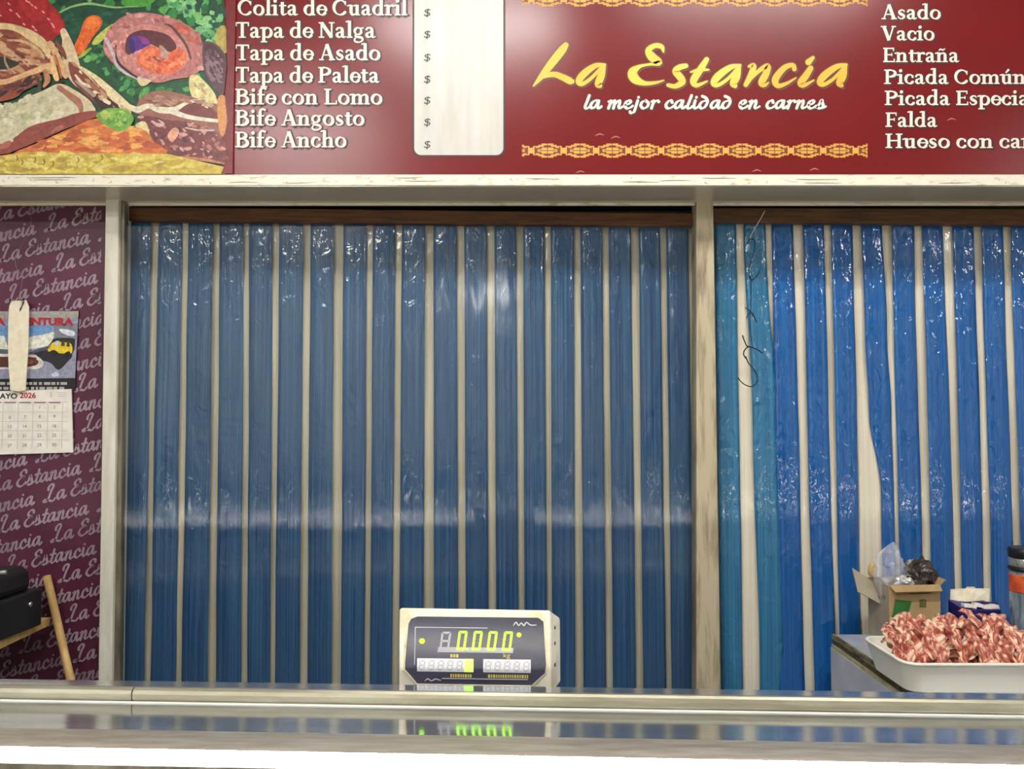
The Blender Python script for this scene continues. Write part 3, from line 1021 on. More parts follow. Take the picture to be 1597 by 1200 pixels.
# carrot and green bean
blob([(132, 34), (140, 26), (152, 25), (160, 32), (158, 42), (146, 58), (130, 82), (118, 86), (114, 78), (124, 56)], (228, 100, 36))
blob([(138, 30), (150, 28), (157, 36), (146, 46), (134, 44)], (240, 124, 52))
scatter([(136, 34), (156, 32), (124, 80), (118, 78)], [(236, 122, 56), (212, 84, 30), (244, 140, 70)], 60, 1, 3, 2, 2.0, .4, 67)
line([(176, 40, 4), (166, 50, 9), (152, 64, 11), (147, 68, 6)], (196, 196, 92), 8)
line([(142, 76, 3), (132, 84, 6), (124, 90, 4)], (160, 178, 70), 5)
# rolled stuffed meat
RO = [(162, 78), (168, 50), (190, 28), (220, 20), (252, 24), (282, 34), (308, 52), (320, 82), (316, 106), (298, 120), (272, 124), (248, 130), (222, 124), (196, 112), (176, 98)]
blob(RO, (186, 118, 112))
scatter(RO, [(204, 140, 132), (176, 104, 100), (216, 160, 150), (168, 92, 88)], 160, 1.5, 4.5, 2.4, 0.3, 1.2, 6)
line([(166, 62, 6), (178, 86, 5), (184, 104, 5), (204, 118, 5), (230, 126, 4)], (206, 188, 192), 5)
line([(182, 72, 3), (184, 96, 4), (200, 112, 4), (214, 121, 3)], (58, 34, 40), 3)
blob([(182, 84), (188, 56), (210, 42), (240, 40), (268, 50), (290, 72), (294, 92), (284, 108), (262, 118), (236, 120), (210, 112), (192, 102)], (206, 134, 126))
blob([(268, 40), (290, 40), (308, 56), (310, 66), (296, 66), (276, 50)], (196, 92, 78))
scatter([(270, 42), (306, 56), (312, 96), (294, 70)], [(206, 112, 96), (188, 84, 76), (166, 130, 118)], 40, 2, 6, 2, 0.8, .5, 7)
line([(258, 38, 2), (270, 44, 4), (290, 70, 4), (298, 92, 3)], (104, 56, 56), 3)
scatter([(184, 84), (192, 60), (240, 42), (288, 74), (286, 104), (240, 120), (200, 106)], [(220, 152, 142), (190, 112, 108), (226, 166, 156), (204, 130, 126)], 260, 1.2, 3.6, 2.4, 0.6, 1.4, 61)
blob([(196, 80), (200, 58), (220, 48), (246, 50), (266, 58), (276, 74), (268, 82), (250, 76), (230, 68), (214, 72), (204, 86)], (98, 46, 48))
blob([(201, 68), (206, 58), (220, 56), (236, 66), (228, 74), (210, 82), (204, 80)], (96, 44, 132))
blob([(201, 66), (208, 62), (212, 78), (206, 84)], (56, 36, 112))
blob([(216, 58), (226, 58), (234, 66), (226, 70)], (140, 62, 138))
blob([(214, 94), (224, 78), (236, 72), (248, 78), (252, 86), (244, 92), (252, 98), (262, 92), (270, 80), (284, 78), (292, 90), (284, 106), (264, 116), (246, 116), (226, 108)], (228, 104, 66))
blob([(218, 92), (230, 78), (240, 76), (242, 84), (236, 96), (248, 104), (240, 110), (224, 102)], (238, 134, 88))
line([(258, 96, 3), (272, 100, 5), (284, 92, 4), (288, 82, 3)], (244, 138, 104), 4)
line([(240, 88, 3), (246, 95, 4), (254, 95, 4), (258, 86, 3), (254, 74, 4), (250, 72, 3)], (150, 80, 62), 3)
line([(251, 74, 4), (258, 80, 5), (257, 90, 4)], (186, 160, 140), 4)
scatter([(222, 98), (236, 78), (246, 98), (284, 84), (288, 98), (262, 114), (238, 114)], [(240, 130, 92), (214, 84, 52), (244, 150, 112), (226, 112, 70)], 150, 1, 3.2, 2.2, 0.5, 0.8, 62)
blob([(214, 124), (226, 126), (237, 126), (228, 134), (220, 134)], (226, 204, 150))
# right hand: dark aubergine, cabbage, fatty cut
blob([(318, 68), (334, 68), (348, 80), (354, 96), (352, 124), (348, 150), (330, 132), (318, 106)], (92, 58, 66))
blob([(320, 70), (334, 72), (346, 84), (348, 92), (326, 94)], (74, 44, 52))
blob([(322, 98), (340, 96), (348, 108), (344, 130), (326, 120)], (138, 104, 112))
blob([(340, 86), (344, 86), (343, 89), (340, 89)], (236, 190, 190), n=2)
blob([(296, 122), (308, 118), (322, 130), (336, 148), (340, 170), (322, 172), (300, 152)], (222, 206, 144))
blob([(222, 152), (250, 142), (280, 146), (300, 152), (326, 160), (345, 168), (350, 200), (340, 240), (210, 232), (226, 186), (212, 176)], (150, 92, 78))
blob([(226, 150), (252, 142), (292, 152), (268, 162), (236, 164)], (152, 102, 82))
blob([(278, 172), (298, 160), (320, 162), (345, 184), (318, 184), (296, 182)], (118, 48, 46))
line([(196, 162, 4), (214, 172, 10), (232, 166, 8), (250, 172, 10), (272, 172, 9), (290, 162, 5), (306, 158, 5), (330, 160, 4)], (226, 216, 186), 8)
line([(268, 174, 9), (290, 182, 7), (312, 186, 6), (344, 190, 5)], (226, 216, 194), 6)
RED = [(216, 184), (236, 182), (262, 188), (300, 192), (340, 210), (352, 232), (354, 254), (330, 250), (290, 246), (262, 240), (242, 222), (230, 200)]
blob(RED, (116, 48, 46))
scatter(RED, [(140, 66, 60), (96, 36, 40), (176, 108, 98), (112, 52, 60), (206, 150, 138), (84, 30, 34)], 200, 1.2, 4.2, 2.0, 0.3, 0.9, 8)
line([(238, 190, 3), (248, 196, 6), (256, 194, 4), (248, 188, 2)], (206, 166, 158), 4)
blob([(262, 212), (272, 200), (280, 204), (276, 216), (268, 222)], (220, 156, 130))
line([(290, 200, 2), (312, 204, 3), (334, 204, 3)], (206, 176, 166), 3)
line([(286, 246, 3), (320, 250, 5), (350, 256, 3)], (186, 118, 86), 4)
blob([(340, 156), (352, 152), (358, 190), (350, 214), (342, 200)], (214, 146, 82))
# pale fat flap from centre
line([(100, 50, 10), (106, 66, 14), (112, 84, 16), (118, 104, 16)], (224, 204, 166), 10)
blob([(98, 66), (104, 50), (112, 64), (118, 92), (134, 112), (160, 140), (186, 160), (206, 176), (196, 178), (168, 168), (140, 150), (112, 128), (100, 100)], (222, 196, 156))
blob([(108, 98), (120, 104), (140, 122), (164, 146), (182, 166), (160, 168), (134, 148), (114, 126)], (136, 66, 50))
blob([(146, 148), (166, 152), (192, 170), (184, 174), (164, 172), (150, 160)], (56, 24, 26))
line([(128, 106, 3), (150, 122, 8), (176, 146, 12), (204, 170, 9)], (232, 212, 164), 8)
blob([(212, 196), (226, 190), (232, 200), (234, 214), (224, 210)], (222, 206, 150))
scatter([(320, 72), (346, 84), (350, 140), (330, 130)], [(110, 74, 82), (84, 52, 60), (130, 98, 106), (66, 40, 48)], 70, 1.5, 4, 2, 0.9, .5, 63)
scatter([(300, 124), (318, 130), (338, 166), (318, 168)], [(232, 218, 164), (206, 190, 130), (186, 160, 104)], 60, 1.5, 4, 2, 0.9, .5, 64)
scatter([(104, 62), (118, 92), (160, 142), (200, 174), (170, 166), (120, 126)], [(206, 170, 128), (232, 212, 178), (188, 140, 104), (160, 96, 74)], 160, 1.2, 4, 3, 0.75, .25, 65)
scatter([(226, 152), (290, 150), (340, 168), (300, 160), (240, 166)], [(128, 74, 62), (170, 116, 98), (190, 150, 124)], 60, 1.5, 4, 3, 0.1, .3, 66)
# left chop: ribs curl
CH1 = [(-200, 44), (0, 42), (30, 44), (60, 58), (78, 72), (86, 92), (82, 104), (60, 118), (30, 132), (0, 152), (-200, 170)]
blob(CH1, (150, 82, 58))
scatter(CH1, [(172, 108, 78), (136, 66, 50), (190, 136, 98), (122, 54, 44), (206, 164, 120)], 420, 2, 7, 3.2, 0.35, 0.5, 9)
line([(-80, 44, 8), (0, 42, 10), (28, 46, 10), (52, 58, 16), (70, 72, 14), (78, 90, 6)], (220, 190, 140), 10)
line([(14, 64, 3), (38, 66, 4), (60, 78, 6), (70, 92, 3)], (206, 168, 124), 4)
line([(0, 80, 2), (26, 88, 4), (46, 104, 3)], (198, 152, 116), 3)
blob([(-60, 92), (0, 90), (18, 94), (32, 100), (18, 108), (0, 110), (-60, 112)], (46, 42, 30))
line([(9, 88, 3), (10, 98, 3), (16, 110, 4)], (164, 142, 116), 3)
line([(-80, 132, 8), (0, 130, 8), (30, 122, 8), (56, 112, 9), (78, 104, 10)], (222, 178, 126), 8)
blob([(-200, 138), (0, 134), (30, 126), (60, 116), (66, 128), (40, 142), (0, 160), (-200, 176)], (146, 72, 48))
scatter([(-20, 150), (30, 130), (62, 118), (60, 140), (20, 154), (-20, 164)], [(96, 40, 40), (170, 96, 66), (120, 58, 52), (60, 30, 30)], 70, 2, 5, 3, -0.4, 0.3, 10)
# bone sticks
line([(80, 70, 10), (88, 84, 10), (98, 106, 12), (104, 120, 8)], (214, 168, 120), 10)
line([(90, 68, 5), (98, 80, 8), (104, 92, 4)], (128, 70, 52), 5)
line([(82, 90, 5), (86, 110, 9), (90, 124, 8)], (240, 194, 132), 8)
line([(88, 88, 3), (94, 108, 4), (97, 122, 3)], (176, 92, 54), 4)
line([(72, 112, 7), (76, 126, 9), (70, 136, 4)], (192, 130, 96), 8)
line([(62, 148, 3), (80, 138, 5), (98, 128, 4)], (52, 26, 22), 4)
line([(58, 120, 4), (64, 134, 6), (62, 146, 4)], (70, 66, 44), 5)
# pale slab of fat and its meat edge
blob([(-200, 180), (0, 166), (40, 154), (70, 142), (92, 132), (112, 138), (140, 158), (150, 176), (120, 180), (90, 190), (60, 196), (30, 216), (0, 228), (-200, 240)], (206, 196, 160))
scatter([(-150, 190), (60, 150), (100, 140), (110, 176), (40, 200), (-150, 230)], [(214, 204, 170), (196, 188, 150), (220, 210, 180), (184, 180, 140)], 200, 2, 7, 2, -0.3, 0.6, 11)
line([(94, 138, 8), (112, 150, 12), (126, 164, 10), (128, 176, 6)], (168, 110, 84), 10)
line([(102, 136, 5), (122, 148, 7), (140, 162, 8), (146, 172, 5)], (222, 196, 158), 7)
line([(120, 128, 3), (136, 140, 5), (148, 150, 6)], (170, 150, 130), 5)
blob([(-200, 238), (0, 226), (24, 216), (46, 200), (70, 192), (96, 186), (120, 178), (150, 174), (154, 182), (130, 192), (100, 204), (60, 222), (20, 238), (0, 242), (-200, 262)], (140, 62, 50))
scatter([(-100, 240), (0, 230), (60, 200), (140, 180), (120, 196), (40, 226), (-100, 254)], [(156, 76, 62), (118, 46, 42), (170, 94, 76)], 90, 1.5, 4, 3, -0.35, 0.3, 12)
# board
blob([(-200, 262), (0, 244), (30, 236), (70, 220), (110, 202), (152, 186), (200, 196), (230, 206), (242, 224), (262, 240), (180, 244), (80, 240), (0, 252)], (208, 112, 52), n=3)
scatter([(50, 232), (110, 206), (150, 192), (210, 202), (250, 236), (120, 238)], [(222, 146, 66), (196, 92, 44), (232, 168, 84), (180, 80, 36)], 140, 2, 6, 3, 0, 0.25, 13)
pic.polys([[(-200, 268), (0, 246), (40, 238), (100, 240), (200, 241), (262, 241), (310, 252), (352, 262), (352, 272.5), (-200, 272.5)]], 0, C(206, 182, 70))
scatter([(0, 246), (60, 240), (250, 244), (335, 264), (0, 270)], [(216, 196, 92), (190, 160, 52), (222, 202, 110), (176, 150, 56), (204, 172, 60)], 200, 2, 6, 3, 0, 0.3, 14)
for x, y in ((28, 244), (56, 246), (84, 252), (123, 247), (70, 250), (160, 243), (36, 250)):
    line([(x, y, 1.4), (x + 2, y + 5, 2), (x - 1, y + 8, 1.2)], (112, 102, 40), 2)
# pale green sprout
blob([(152, 184), (160, 174), (174, 170), (196, 172), (210, 184), (206, 196), (192, 206), (172, 200)], (112, 164, 62))
scatter([(156, 184), (176, 174), (204, 182), (190, 202)], [(136, 184, 74), (92, 148, 56), (158, 196, 92), (80, 130, 54)], 60, 2, 5, 1.2, 0, 3, 15)
blob([(158, 178), (168, 174), (174, 182), (164, 188)], (178, 200, 92))
# the photograph stops at the red of the sign
pic.polys([[(352, -150), (372, -150), (366, 150), (364, 272), (346, 272), (350, 262), (352, 258), (358, 248), (352, 226), (346, 218), (352, 210), (356, 190), (352, 150), (356, 110), (354, 60)]], 0, C(120, 22, 26))
o = pic.build('picture', M_print, sign); tag(o, 'printed photo of raw meat, peppers, carrot and greens')
# ================================================================== STRIP CURTAINS
def strip(mb, tl, tr_, bl, br, Y, ytop=345, ybot=1060, bow=0.004, zlow=0.06, wav=0.003, seed=0, mid=None):
    """one hanging ribbon; the four numbers are its left/right edges at two heights of the view"""
    rnd = random.Random(seed)
    NR, NC = 44, 6
    ph = rnd.uniform(0, 6)
    ph2 = rnd.uniform(0, 6)
    tilt = rnd.uniform(-0.006, 0.006)
    zt_, zb_ = P(0, ytop, Y).z, P(0, ybot, Y).z
    vs, fs = [], []
    th = 0.0015
    ztop_ = zt_ + 0.012
    for side in (0, 1):
        for i in range(NR + 1):
            z = ztop_ + (zlow - ztop_) * i / NR
            t = (zt_ - z) / (zt_ - zb_)
            py = ytop + (ybot - ytop) * t
            if mid:
                keys = [(0.0, tl, tr_)] + mid + [(1.0, bl, br)]
                tt = min(max(t, 0), 1)
                for a_, b_ in zip(keys, keys[1:]):
                    if a_[0] <= tt <= b_[0]:
                        q = (tt - a_[0]) / (b_[0] - a_[0])
                        q = q * q * (3 - 2 * q)
                        xl_, xr_ = a_[1] + (b_[1] - a_[1]) * q, a_[2] + (b_[2] - a_[2]) * q
                        break
            else:
                xl_, xr_ = tl + (bl - tl) * t, tr_ + (br - tr_) * t
            for j in range(NC + 1):
                s = j / NC
                px = xl_ + (xr_ - xl_) * s
                p = P(px, py, Y)
                y = Y - bow * (1 - (2 * s - 1) ** 2) + wav * math.sin(z * 5 + ph) + 0.4 * wav * math.sin(z * 14 + ph2 + 2 * s) + tilt * (s - 0.5)
                vs.append((p.x, y + side * th, z))
    W_ = NC + 1
    n1 = (NR + 1) * W_
    for i in range(NR):
        for j in range(NC):
            a_ = i * W_ + j
            fs.append([a_, a_ + W_, a_ + W_ + 1, a_ + 1])
            fs.append([n1 + a_, n1 + a_ + 1, n1 + a_ + W_ + 1, n1 + a_ + W_])
    for i in range(NR):
        a_ = i * W_
        fs.append([a_, n1 + a_, n1 + a_ + W_, a_ + W_])
        a_ = i * W_ + NC
        fs.append([a_, a_ + W_, n1 + a_ + W_, n1 + a_])
    mb.add(vs, fs, 0, True)


# left bay, gaps seen between the blue ribbons (top pair, bottom pair)
GAPS = [(236, 247, 225, 235), (284, 294, 273, 283), (333, 343, 324, 337), (380, 389, 376, 386), (425, 436, 421, 429), (473, 484, 467, 479),
        (521, 536, 517, 532), (572, 582, 568, 577), (617, 627, 611, 622), (663, 676, 660, 677), (712, 724, 715, 727), (759, 771, 762, 774),
        (805, 816, 809, 818), (849, 859, 854, 861), (895, 905, 897, 910), (939, 949, 945, 956), (984, 996, 992, 1003), (1029, 1039, 1039, 1048)]
lc = empty('strip_curtain', (P(640, 345, CURT_Y).x, CURT_Y, P(640, 345, CURT_Y).z),
           'curtain of blue and cream plastic strips behind the clear pane, left of the cream post', 'curtain')
def rail(parent, xa, xb, ya_t, yb_t, ya_b, yb_b, Y, mat):
    mb = MB()
    q = [P(xa, ya_b, Y), P(xb, yb_b, Y), P(xb, yb_t, Y), P(xa, ya_t, Y)]
    d = Vector((0, 0.035, 0))
    mb.hexa([q[0], q[1], q[1] + d, q[0] + d, q[3], q[2], q[2] + d, q[3] + d])
    return mb.build('rail', mat, parent, bevel=0.003)


rail(lc, 188, 1094, 322, 333, 344, 353, 2.71, M_wood)
L_edges = [(196, 185)] + [(g[1], g[3]) for g in GAPS]
R_edges = [(g[0], g[2]) for g in GAPS] + [(1073, 1082)]
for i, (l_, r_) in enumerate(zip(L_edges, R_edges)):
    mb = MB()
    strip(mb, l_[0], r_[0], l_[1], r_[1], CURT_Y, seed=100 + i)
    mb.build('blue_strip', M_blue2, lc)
CL = [(186, 198, 176, 190)] + GAPS + [(1071, 1082, 1080, 1089)]
for i, g in enumerate(CL):
    mb = MB()
    strip(mb, g[0] - 5, g[1] + 5, g[2] - 5, g[3] + 5, CURT_Y + 0.014, seed=300 + i, bow=0.002)
    mb.build('cream_strip', M_cream, lc)

# right bay
RB = [(1114, 1148, 1125, 1159, M_blue_sheen, None), (1160, 1194, 1186, 1222, M_blue_sheen, [(0.45, 1174, 1210)]), (1204, 1237, 1213, 1255, M_blue, None), (1252, 1284, 1270, 1304, M_blue, None),
      (1296, 1330, 1311, 1345, M_blue, None), (1343, 1375, 1380, 1402, M_blue, [(0.25, 1349, 1383), (0.42, 1356, 1390), (0.60, 1376, 1395)]),
      (1391, 1425, 1407, 1443, M_blue, None), (1438, 1471, 1457, 1496, M_blue, None), (1486, 1519, 1505, 1539, M_blue, None), (1531, 1564, 1551, 1585, M_blue, None),
      (1576, 1610, 1598, 1632, M_blue, None), (1622, 1656, 1646, 1680, M_blue, None)]
rc_ = empty('strip_curtain', (P(1360, 345, CURT_Y).x, CURT_Y, P(1360, 345, CURT_Y).z),
            'open curtain of bright blue and cream plastic strips hanging behind the worktop at right', 'curtain')
rail(rc_, 1096, 1720, 324, 326, 346, 352, 2.71, M_wood_r)
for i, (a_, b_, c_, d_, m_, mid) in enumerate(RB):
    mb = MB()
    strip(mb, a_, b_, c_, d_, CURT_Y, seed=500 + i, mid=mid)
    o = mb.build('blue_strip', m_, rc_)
    if mid and i == 5:
        tag(o, 'twisted blue strip pushed aside by the cardboard box')
for i in range(len(RB) + 1):
    l_ = (RB[i - 1][1], RB[i - 1][3]) if i else (1101, 1106)
    r_ = (RB[i][0], RB[i][2]) if i < len(RB) else (RB[-1][1] + 12, RB[-1][3] + 12)
    mb = MB()
    if i == 5:
        strip(mb, l_[0] - 5, r_[0] + 6, l_[1] - 8, r_[1] - 4, CURT_Y + 0.014, seed=700 + i, bow=0.002, mid=[(0.42, 1334, 1362), (0.62, 1338, 1376)])
    else:
        strip(mb, l_[0] - 5, r_[0] + 5, l_[1] - 5, r_[1] + 5, CURT_Y + 0.014, seed=700 + i, bow=0.002)
    mb.build('cream_strip', M_cream, rc_)

# ================================================================== DISPLAY CASE
YAW = math.radians(-2.5)
case = empty('display_case', (0, 1.35, 0), 'stainless steel refrigerated display case with lit front edge across the foreground', 'display case', rz=YAW)


def cs(u, y, z):
    """point of the case: u along its length, y depth at mid-length, z height"""
    v_ = Matrix.Rotation(YAW, 3, 'Z') @ Vector((u, y - 1.35, 0))
    return (v_.x, v_.y + 1.35, z)


def cy_(py, z):
    return PZ(798.5, py, z).y


ZT = P(798.5, 1071, 1.50).z
Y_r = cy_(1085, ZT)
ZP = P(798.5, 1105, Y_r).z
Y_m = cy_(1150, ZP)
Y_f = cy_(1180, ZP)


def prism(mb, prof, u0, u1, mi=0, smooth=False):
    n = len(prof)
    vs = [cs(u0, y, z) for y, z in prof] + [cs(u1, y, z) for y, z in prof]
    fs = [[i, (i + 1) % n, n + (i + 1) % n, n + i] for i in range(n)]
    fs.append(list(reversed(range(n))))
    fs.append([n + i for i in range(n)])
    mb.add(vs, fs, mi, smooth)


U0, U1 = -2.5, 2.7
mb = MB(); prism(mb, [(1.50, ZT), (1.50, ZT - 0.05), (Y_r + 0.012, ZT - 0.05), (Y_r + 0.012, ZT)], U0, U1)
mb.build('back_ledge', M_steel, case)
# rail in two lengths with an open joint
uj = (P(190, 1085, Y_r).x)
prof = [(Y_r + 0.012, ZT + 0.002), (Y_r + 0.004, ZT + 0.0025), (Y_r - 0.001, ZT - 0.001), (Y_r - 0.0035, ZT - 0.007), (Y_r - 0.003, ZT - 0.015), (Y_r, ZP + 0.002), (Y_r + 0.002, ZP), (Y_r + 0.012, ZP)]
for a_, b_ in ((U0, uj - 0.0012), (uj + 0.0012, U1)):
    mb = MB(); prism(mb, prof, a_, b_)
    mb.build('rail', M_rail, case)
mb = MB(); prism(mb, [(Y_r - 0.001, ZP + 0.0022), (Y_r - 0.006, ZP + 0.0022), (Y_r - 0.006, ZP), (Y_r - 0.001, ZP)], U0, U1)
mb.build('seal_strip', M_casewhite, case)
mb = MB(); prism(mb, [(Y_r + 0.011, ZP), (Y_m, ZP), (Y_m, ZP - 0.03), (Y_r + 0.011, ZP - 0.03)], U0, U1)
mb.build('top_plate', M_steel, case)
mb = MB(); prism(mb, [(Y_m, ZP + 0.0008), (Y_m - 0.03, ZP), (Y_f, ZP - 0.004), (Y_f, ZP - 0.03), (Y_m, ZP - 0.03)], U0, U1)
mb.build('front_ledge', M_steel2, case)
zl = ZP - 0.004
mb = MB()
LR = 0.0085
prism(mb, [(Y_f - LR + LR * math.cos(t_), zl - 0.001 + LR * math.sin(t_)) for t_ in [2 * PI * k / 16 for k in range(16)]], U0, U1, 0, True)
mb.build('edge_lamp', M_casetube, case)
mb = MB(); prism(mb, [(Y_f - 0.022, zl - 0.0115), (Y_f + 0.001, zl - 0.0095), (Y_f + 0.001, zl - 0.05), (Y_f - 0.035, zl - 0.05)], U0, U1)
mb.build('lamp_housing', M_alu, case)
mb = MB(); prism(mb, [(1.46, ZT - 0.05), (1.42, ZT - 0.05), (1.42, 0.92), (0.95, 0.92), (0.90, 0.45), (0.95, 0.0), (1.78, 0.0), (1.78, 0.93), (1.46, 0.93)], U0, U1)
mb.build('body', M_casewhite, case)
mb = MB(); prism(mb, [(Y_f - 0.034, zl - 0.05), (Y_f - 0.028, zl - 0.05), (0.965, 0.92), (0.959, 0.92)], U0, U1)
mb.build('front_glass', M_pane, case)
# support uprights of the top
for u in (U0, U1 - 0.03):
    mb = MB(); prism(mb, [(Y_r, ZT - 0.05), (Y_f, ZP - 0.03), (Y_f, 0.92), (Y_r, 0.92)], u, u + 0.03)
    mb.build('end_panel', M_casewhite, case)

# ================================================================== SCALE
SX, SY = P(739, 1000, 1.56).x, 1.56
SYAW = math.radians(-2.5)
sc_o = empty('price_scale', (SX, SY + 0.09, 0.93), 'white electronic price scale with green digits standing behind the steel rail', 'scale', rz=SYAW)
SR = Matrix.Rotation(SYAW, 3, 'Z')
SORG = Vector((SX, SY, 0))


def sp(x, y, z):
    """x right, y back from the face, z height in the head's own frame"""
    v_ = SR @ Vector((x, y, 0))
    return Vector((SORG.x + v_.x, SORG.y + v_.y, z))


ZH0, ZH1 = P(740, 1085, SY).z, P(740, 949, SY).z
KS = SY / F


def sx(px):
    return (px - 739) * KS / math.cos(SYAW)


def sz(py):
    return P(739, py, SY).z


def extr(mb, outline, y0, y1, mi=0):
    n = len(outline)
    vs = [sp(x, y0, z) for x, z in outline] + [sp(x, y1, z) for x, z in outline]
    fs = [list(range(n)), [n + i for i in reversed(range(n))]] + [[i, n + i, n + (i + 1) % n, (i + 1) % n] for i in range(n)]
    mb.add(vs, fs, mi)


def sflat(mb, pts, lift, mi=0):
    n = len(pts)
    vs = [sp(sx(px), -lift, sz(py)) for px, py in pts] + [sp(sx(px), -lift + 0.0006, sz(py)) for px, py in pts]
    ar = sum(pts[i][0] * pts[(i + 1) % n][1] - pts[(i + 1) % n][0] * pts[i][1] for i in range(n))
    fr_ = list(range(n)) if ar < 0 else list(reversed(range(n)))
    mb.add(vs, [fr_] + [[i, (i + 1) % n, n + (i + 1) % n, n + i] for i in range(n)], mi)


mb = MB()
hl, hr = sx(622.5), sx(857)
fo = [(hl, ZH0), (hr, ZH0), (hr, ZH1 - 0.002), (hl, ZH1)]
ba = [(hl + 0.004, ZH0), (hr + 0.021, ZH0), (hr + 0.020, ZH1 - 0.036), (hl + 0.004, ZH1 - 0.034)]
mb.add([sp(x, 0.0, z) for x, z in fo] + [sp(x, 0.085, z) for x, z in ba], [[0, 1, 2, 3], [7, 6, 5, 4], [0, 4, 5, 1], [1, 5, 6, 2], [2, 6, 7, 3], [3, 7, 4, 0]])
mb.build('display_head', M_scalewhite, sc_o, bevel=0.006, segs=3)
# raised bezel around the face
FP = [(652, 962), (838, 962), (846, 968), (850, 1036), (848, 1049), (836, 1060), (828, 1068), (652, 1068), (642, 1056), (633, 1046), (633, 1036), (638, 974), (642, 966)]
mb = MB()
sflat(mb, FP, 0.0010)
face = mb.build('face_panel', M_face, sc_o)
OUT = [(650, 953), (840, 953), (850, 960), (854, 1040), (850, 1052), (838, 1064), (830, 1074), (650, 1074), (638, 1060), (628, 1048), (629, 1040), (633, 968), (638, 958)]
mb = MB()
n = len(FP)
v1 = [sp(sx(a_), -0.004, sz(b_)) for a_, b_ in FP] + [sp(sx(a_), 0.0, sz(b_)) for a_, b_ in OUT] + [sp(sx(a_), 0.001, sz(b_)) for a_, b_ in FP]
fs = [[i, n + i, n + (i + 1) % n, (i + 1) % n] for i in range(n)] + [[2 * n + i, i, (i + 1) % n, 2 * n + (i + 1) % n] for i in range(n)]
mb.add(v1, fs)
mb.build('bezel', plain('bezel_cream', (236, 226, 196), 0.4, c2=(206, 190, 150), nscale=20, lo=0.3, hi=0.5), sc_o)


def seg8(mb, x0, y0, w, h, on='abcdefg', t=2.4, slant=4, mi=0, lift=0.0016):
    def q(x, y):
        return (x0 + x + slant * (1 - y / h), y0 + y)
    S_ = {'a': [(1, 0), (w - 1, 0), (w - 1 - t, t), (1 + t, t)], 'd': [(1 + t, h - t), (w - 1 - t, h - t), (w - 1, h), (1, h)],
          'g': [(t * .8, h / 2 - t / 2), (w - t * .8, h / 2 - t / 2), (w - t * .8, h / 2 + t / 2), (t * .8, h / 2 + t / 2)],
          'f': [(0, 1), (t, 1 + t), (t, h / 2 - .8), (0, h / 2 - .2)], 'e': [(0, h / 2 + .2), (t, h / 2 + .8), (t, h - 1 - t), (0, h - 1)],
          'b': [(w - t, 1 + t), (w, 1), (w, h / 2 - .2), (w - t, h / 2 - .8)], 'c': [(w - t, h / 2 + .8), (w, h / 2 + .2), (w, h - 1), (w - t, h - 1 - t)]}
    for k in on:
        sflat(mb, [q(*p) for p in S_[k]], lift, mi)


mb = MB(); sflat(mb, [(684, 1010), (800, 1010), (799, 1018), (683, 1018)], 0.0013)
seg8(mb, 685.5, 986, 15, 29, t=3.2)
mb.build('unlit_digit', M_unlit, face)
mb = MB()
for x in (712, 735.5, 758.5, 782):
    seg8(mb, x, 984.5, 13.5, 30, 'abcdef', t=3.4, lift=0.0019)
mb.build('lit_digit', M_green, face)


def dot(mb, x, y, r, lift=0.0019, mi=0):
    sflat(mb, [(x + r * math.cos(2 * PI * k / 12), y + r * math.sin(2 * PI * k / 12)) for k in range(12)], lift, mi)


for x, y, r in ((659, 1001, 4.2), (808.5, 989.5, 3.6), (729, 1013, 1.6)):
    mb = MB(); dot(mb, x, y, r)
    mb.build('indicator_light', M_green, face)
for x0, x1, n_ in ((651.5, 738.5, 6), (753.5, 826.5, 5)):
    mb = MB(); sflat(mb, [(x0, 1028), (x1, 1028), (x1, 1048.5), (x0, 1048.5)], 0.0014)
    wd = mb.build('display_window', M_lcd, face)
    mb = MB()
    st = (x1 - x0) / n_
    for k in range(n_):
        if n_ == 6 and k == 5:
            continue
        seg8(mb, x0 + k * st + 2.2, 1031, st - 5.5, 15, t=1.7, slant=2.0, lift=0.0019)
    mb.build('faint_digit', M_segdim, wd)
    if n_ == 6:
        mb = MB(); sflat(mb, [(x1 - st + .5, 1028), (x1, 1028), (x1, 1048.5), (x1 - st + .5, 1048.5)], 0.0019)
        g_ = mb.build('lit_window', M_glow, wd)
        mb = MB(); seg8(mb, x1 - st + 2.5, 1031, st - 5.5, 15, 'abcdef', t=1.9, slant=2.0, lift=0.0026)
        mb.build('lit_zero', M_green, wd)


def stext(mb, body, px, py, hpx, x1, lift=0.0016):
    vs, fs = builtin_text(body, 1.0)
    w = max(v_.x for v_ in vs)
    mb.add([sp(sx(px + v_.x * (x1 - px) / w), -lift, sz(py - v_.y * hpx)) for v_ in vs], fs)


mb = MB(); stext(mb, 'kg', 784, 1025, 10, 795); mb.build('caption', M_yellowtxt, face)
for x0, x1, y in ((703, 735, 1052), (761, 822, 1052), (703, 716, 1021)):
    mb = MB()
    x = x0
    while x < x1:
        w_ = random.choice((2.0, 2.6, 3.2))
        sflat(mb, [(x, y), (x + w_, y), (x + w_, y + 5), (x, y + 5)], 0.0016)
        x += w_ + 1.3
    mb.build('caption', M_yellowtxt, face)
mb = MB()
for pl in ribbon2d([(800, 975, 1), (804, 970, 2), (808, 975, 1.5), (812, 971, 1.5), (816, 975, 2), (820, 970, 1.6), (826, 974, 1.6), (835, 974, 1)], 4):
    sflat(mb, pl, 0.0016)
for pl in ribbon2d([(664, 1063, 1), (668, 1060, 1.6), (674, 1063, 1.4), (680, 1060, 1.6), (688, 1062, 1)], 4):
    sflat(mb, pl, 0.0016)
sflat(mb, [(690, 1058.5), (822, 1058.5), (822, 1059.5), (690, 1059.5)], 0.0016)
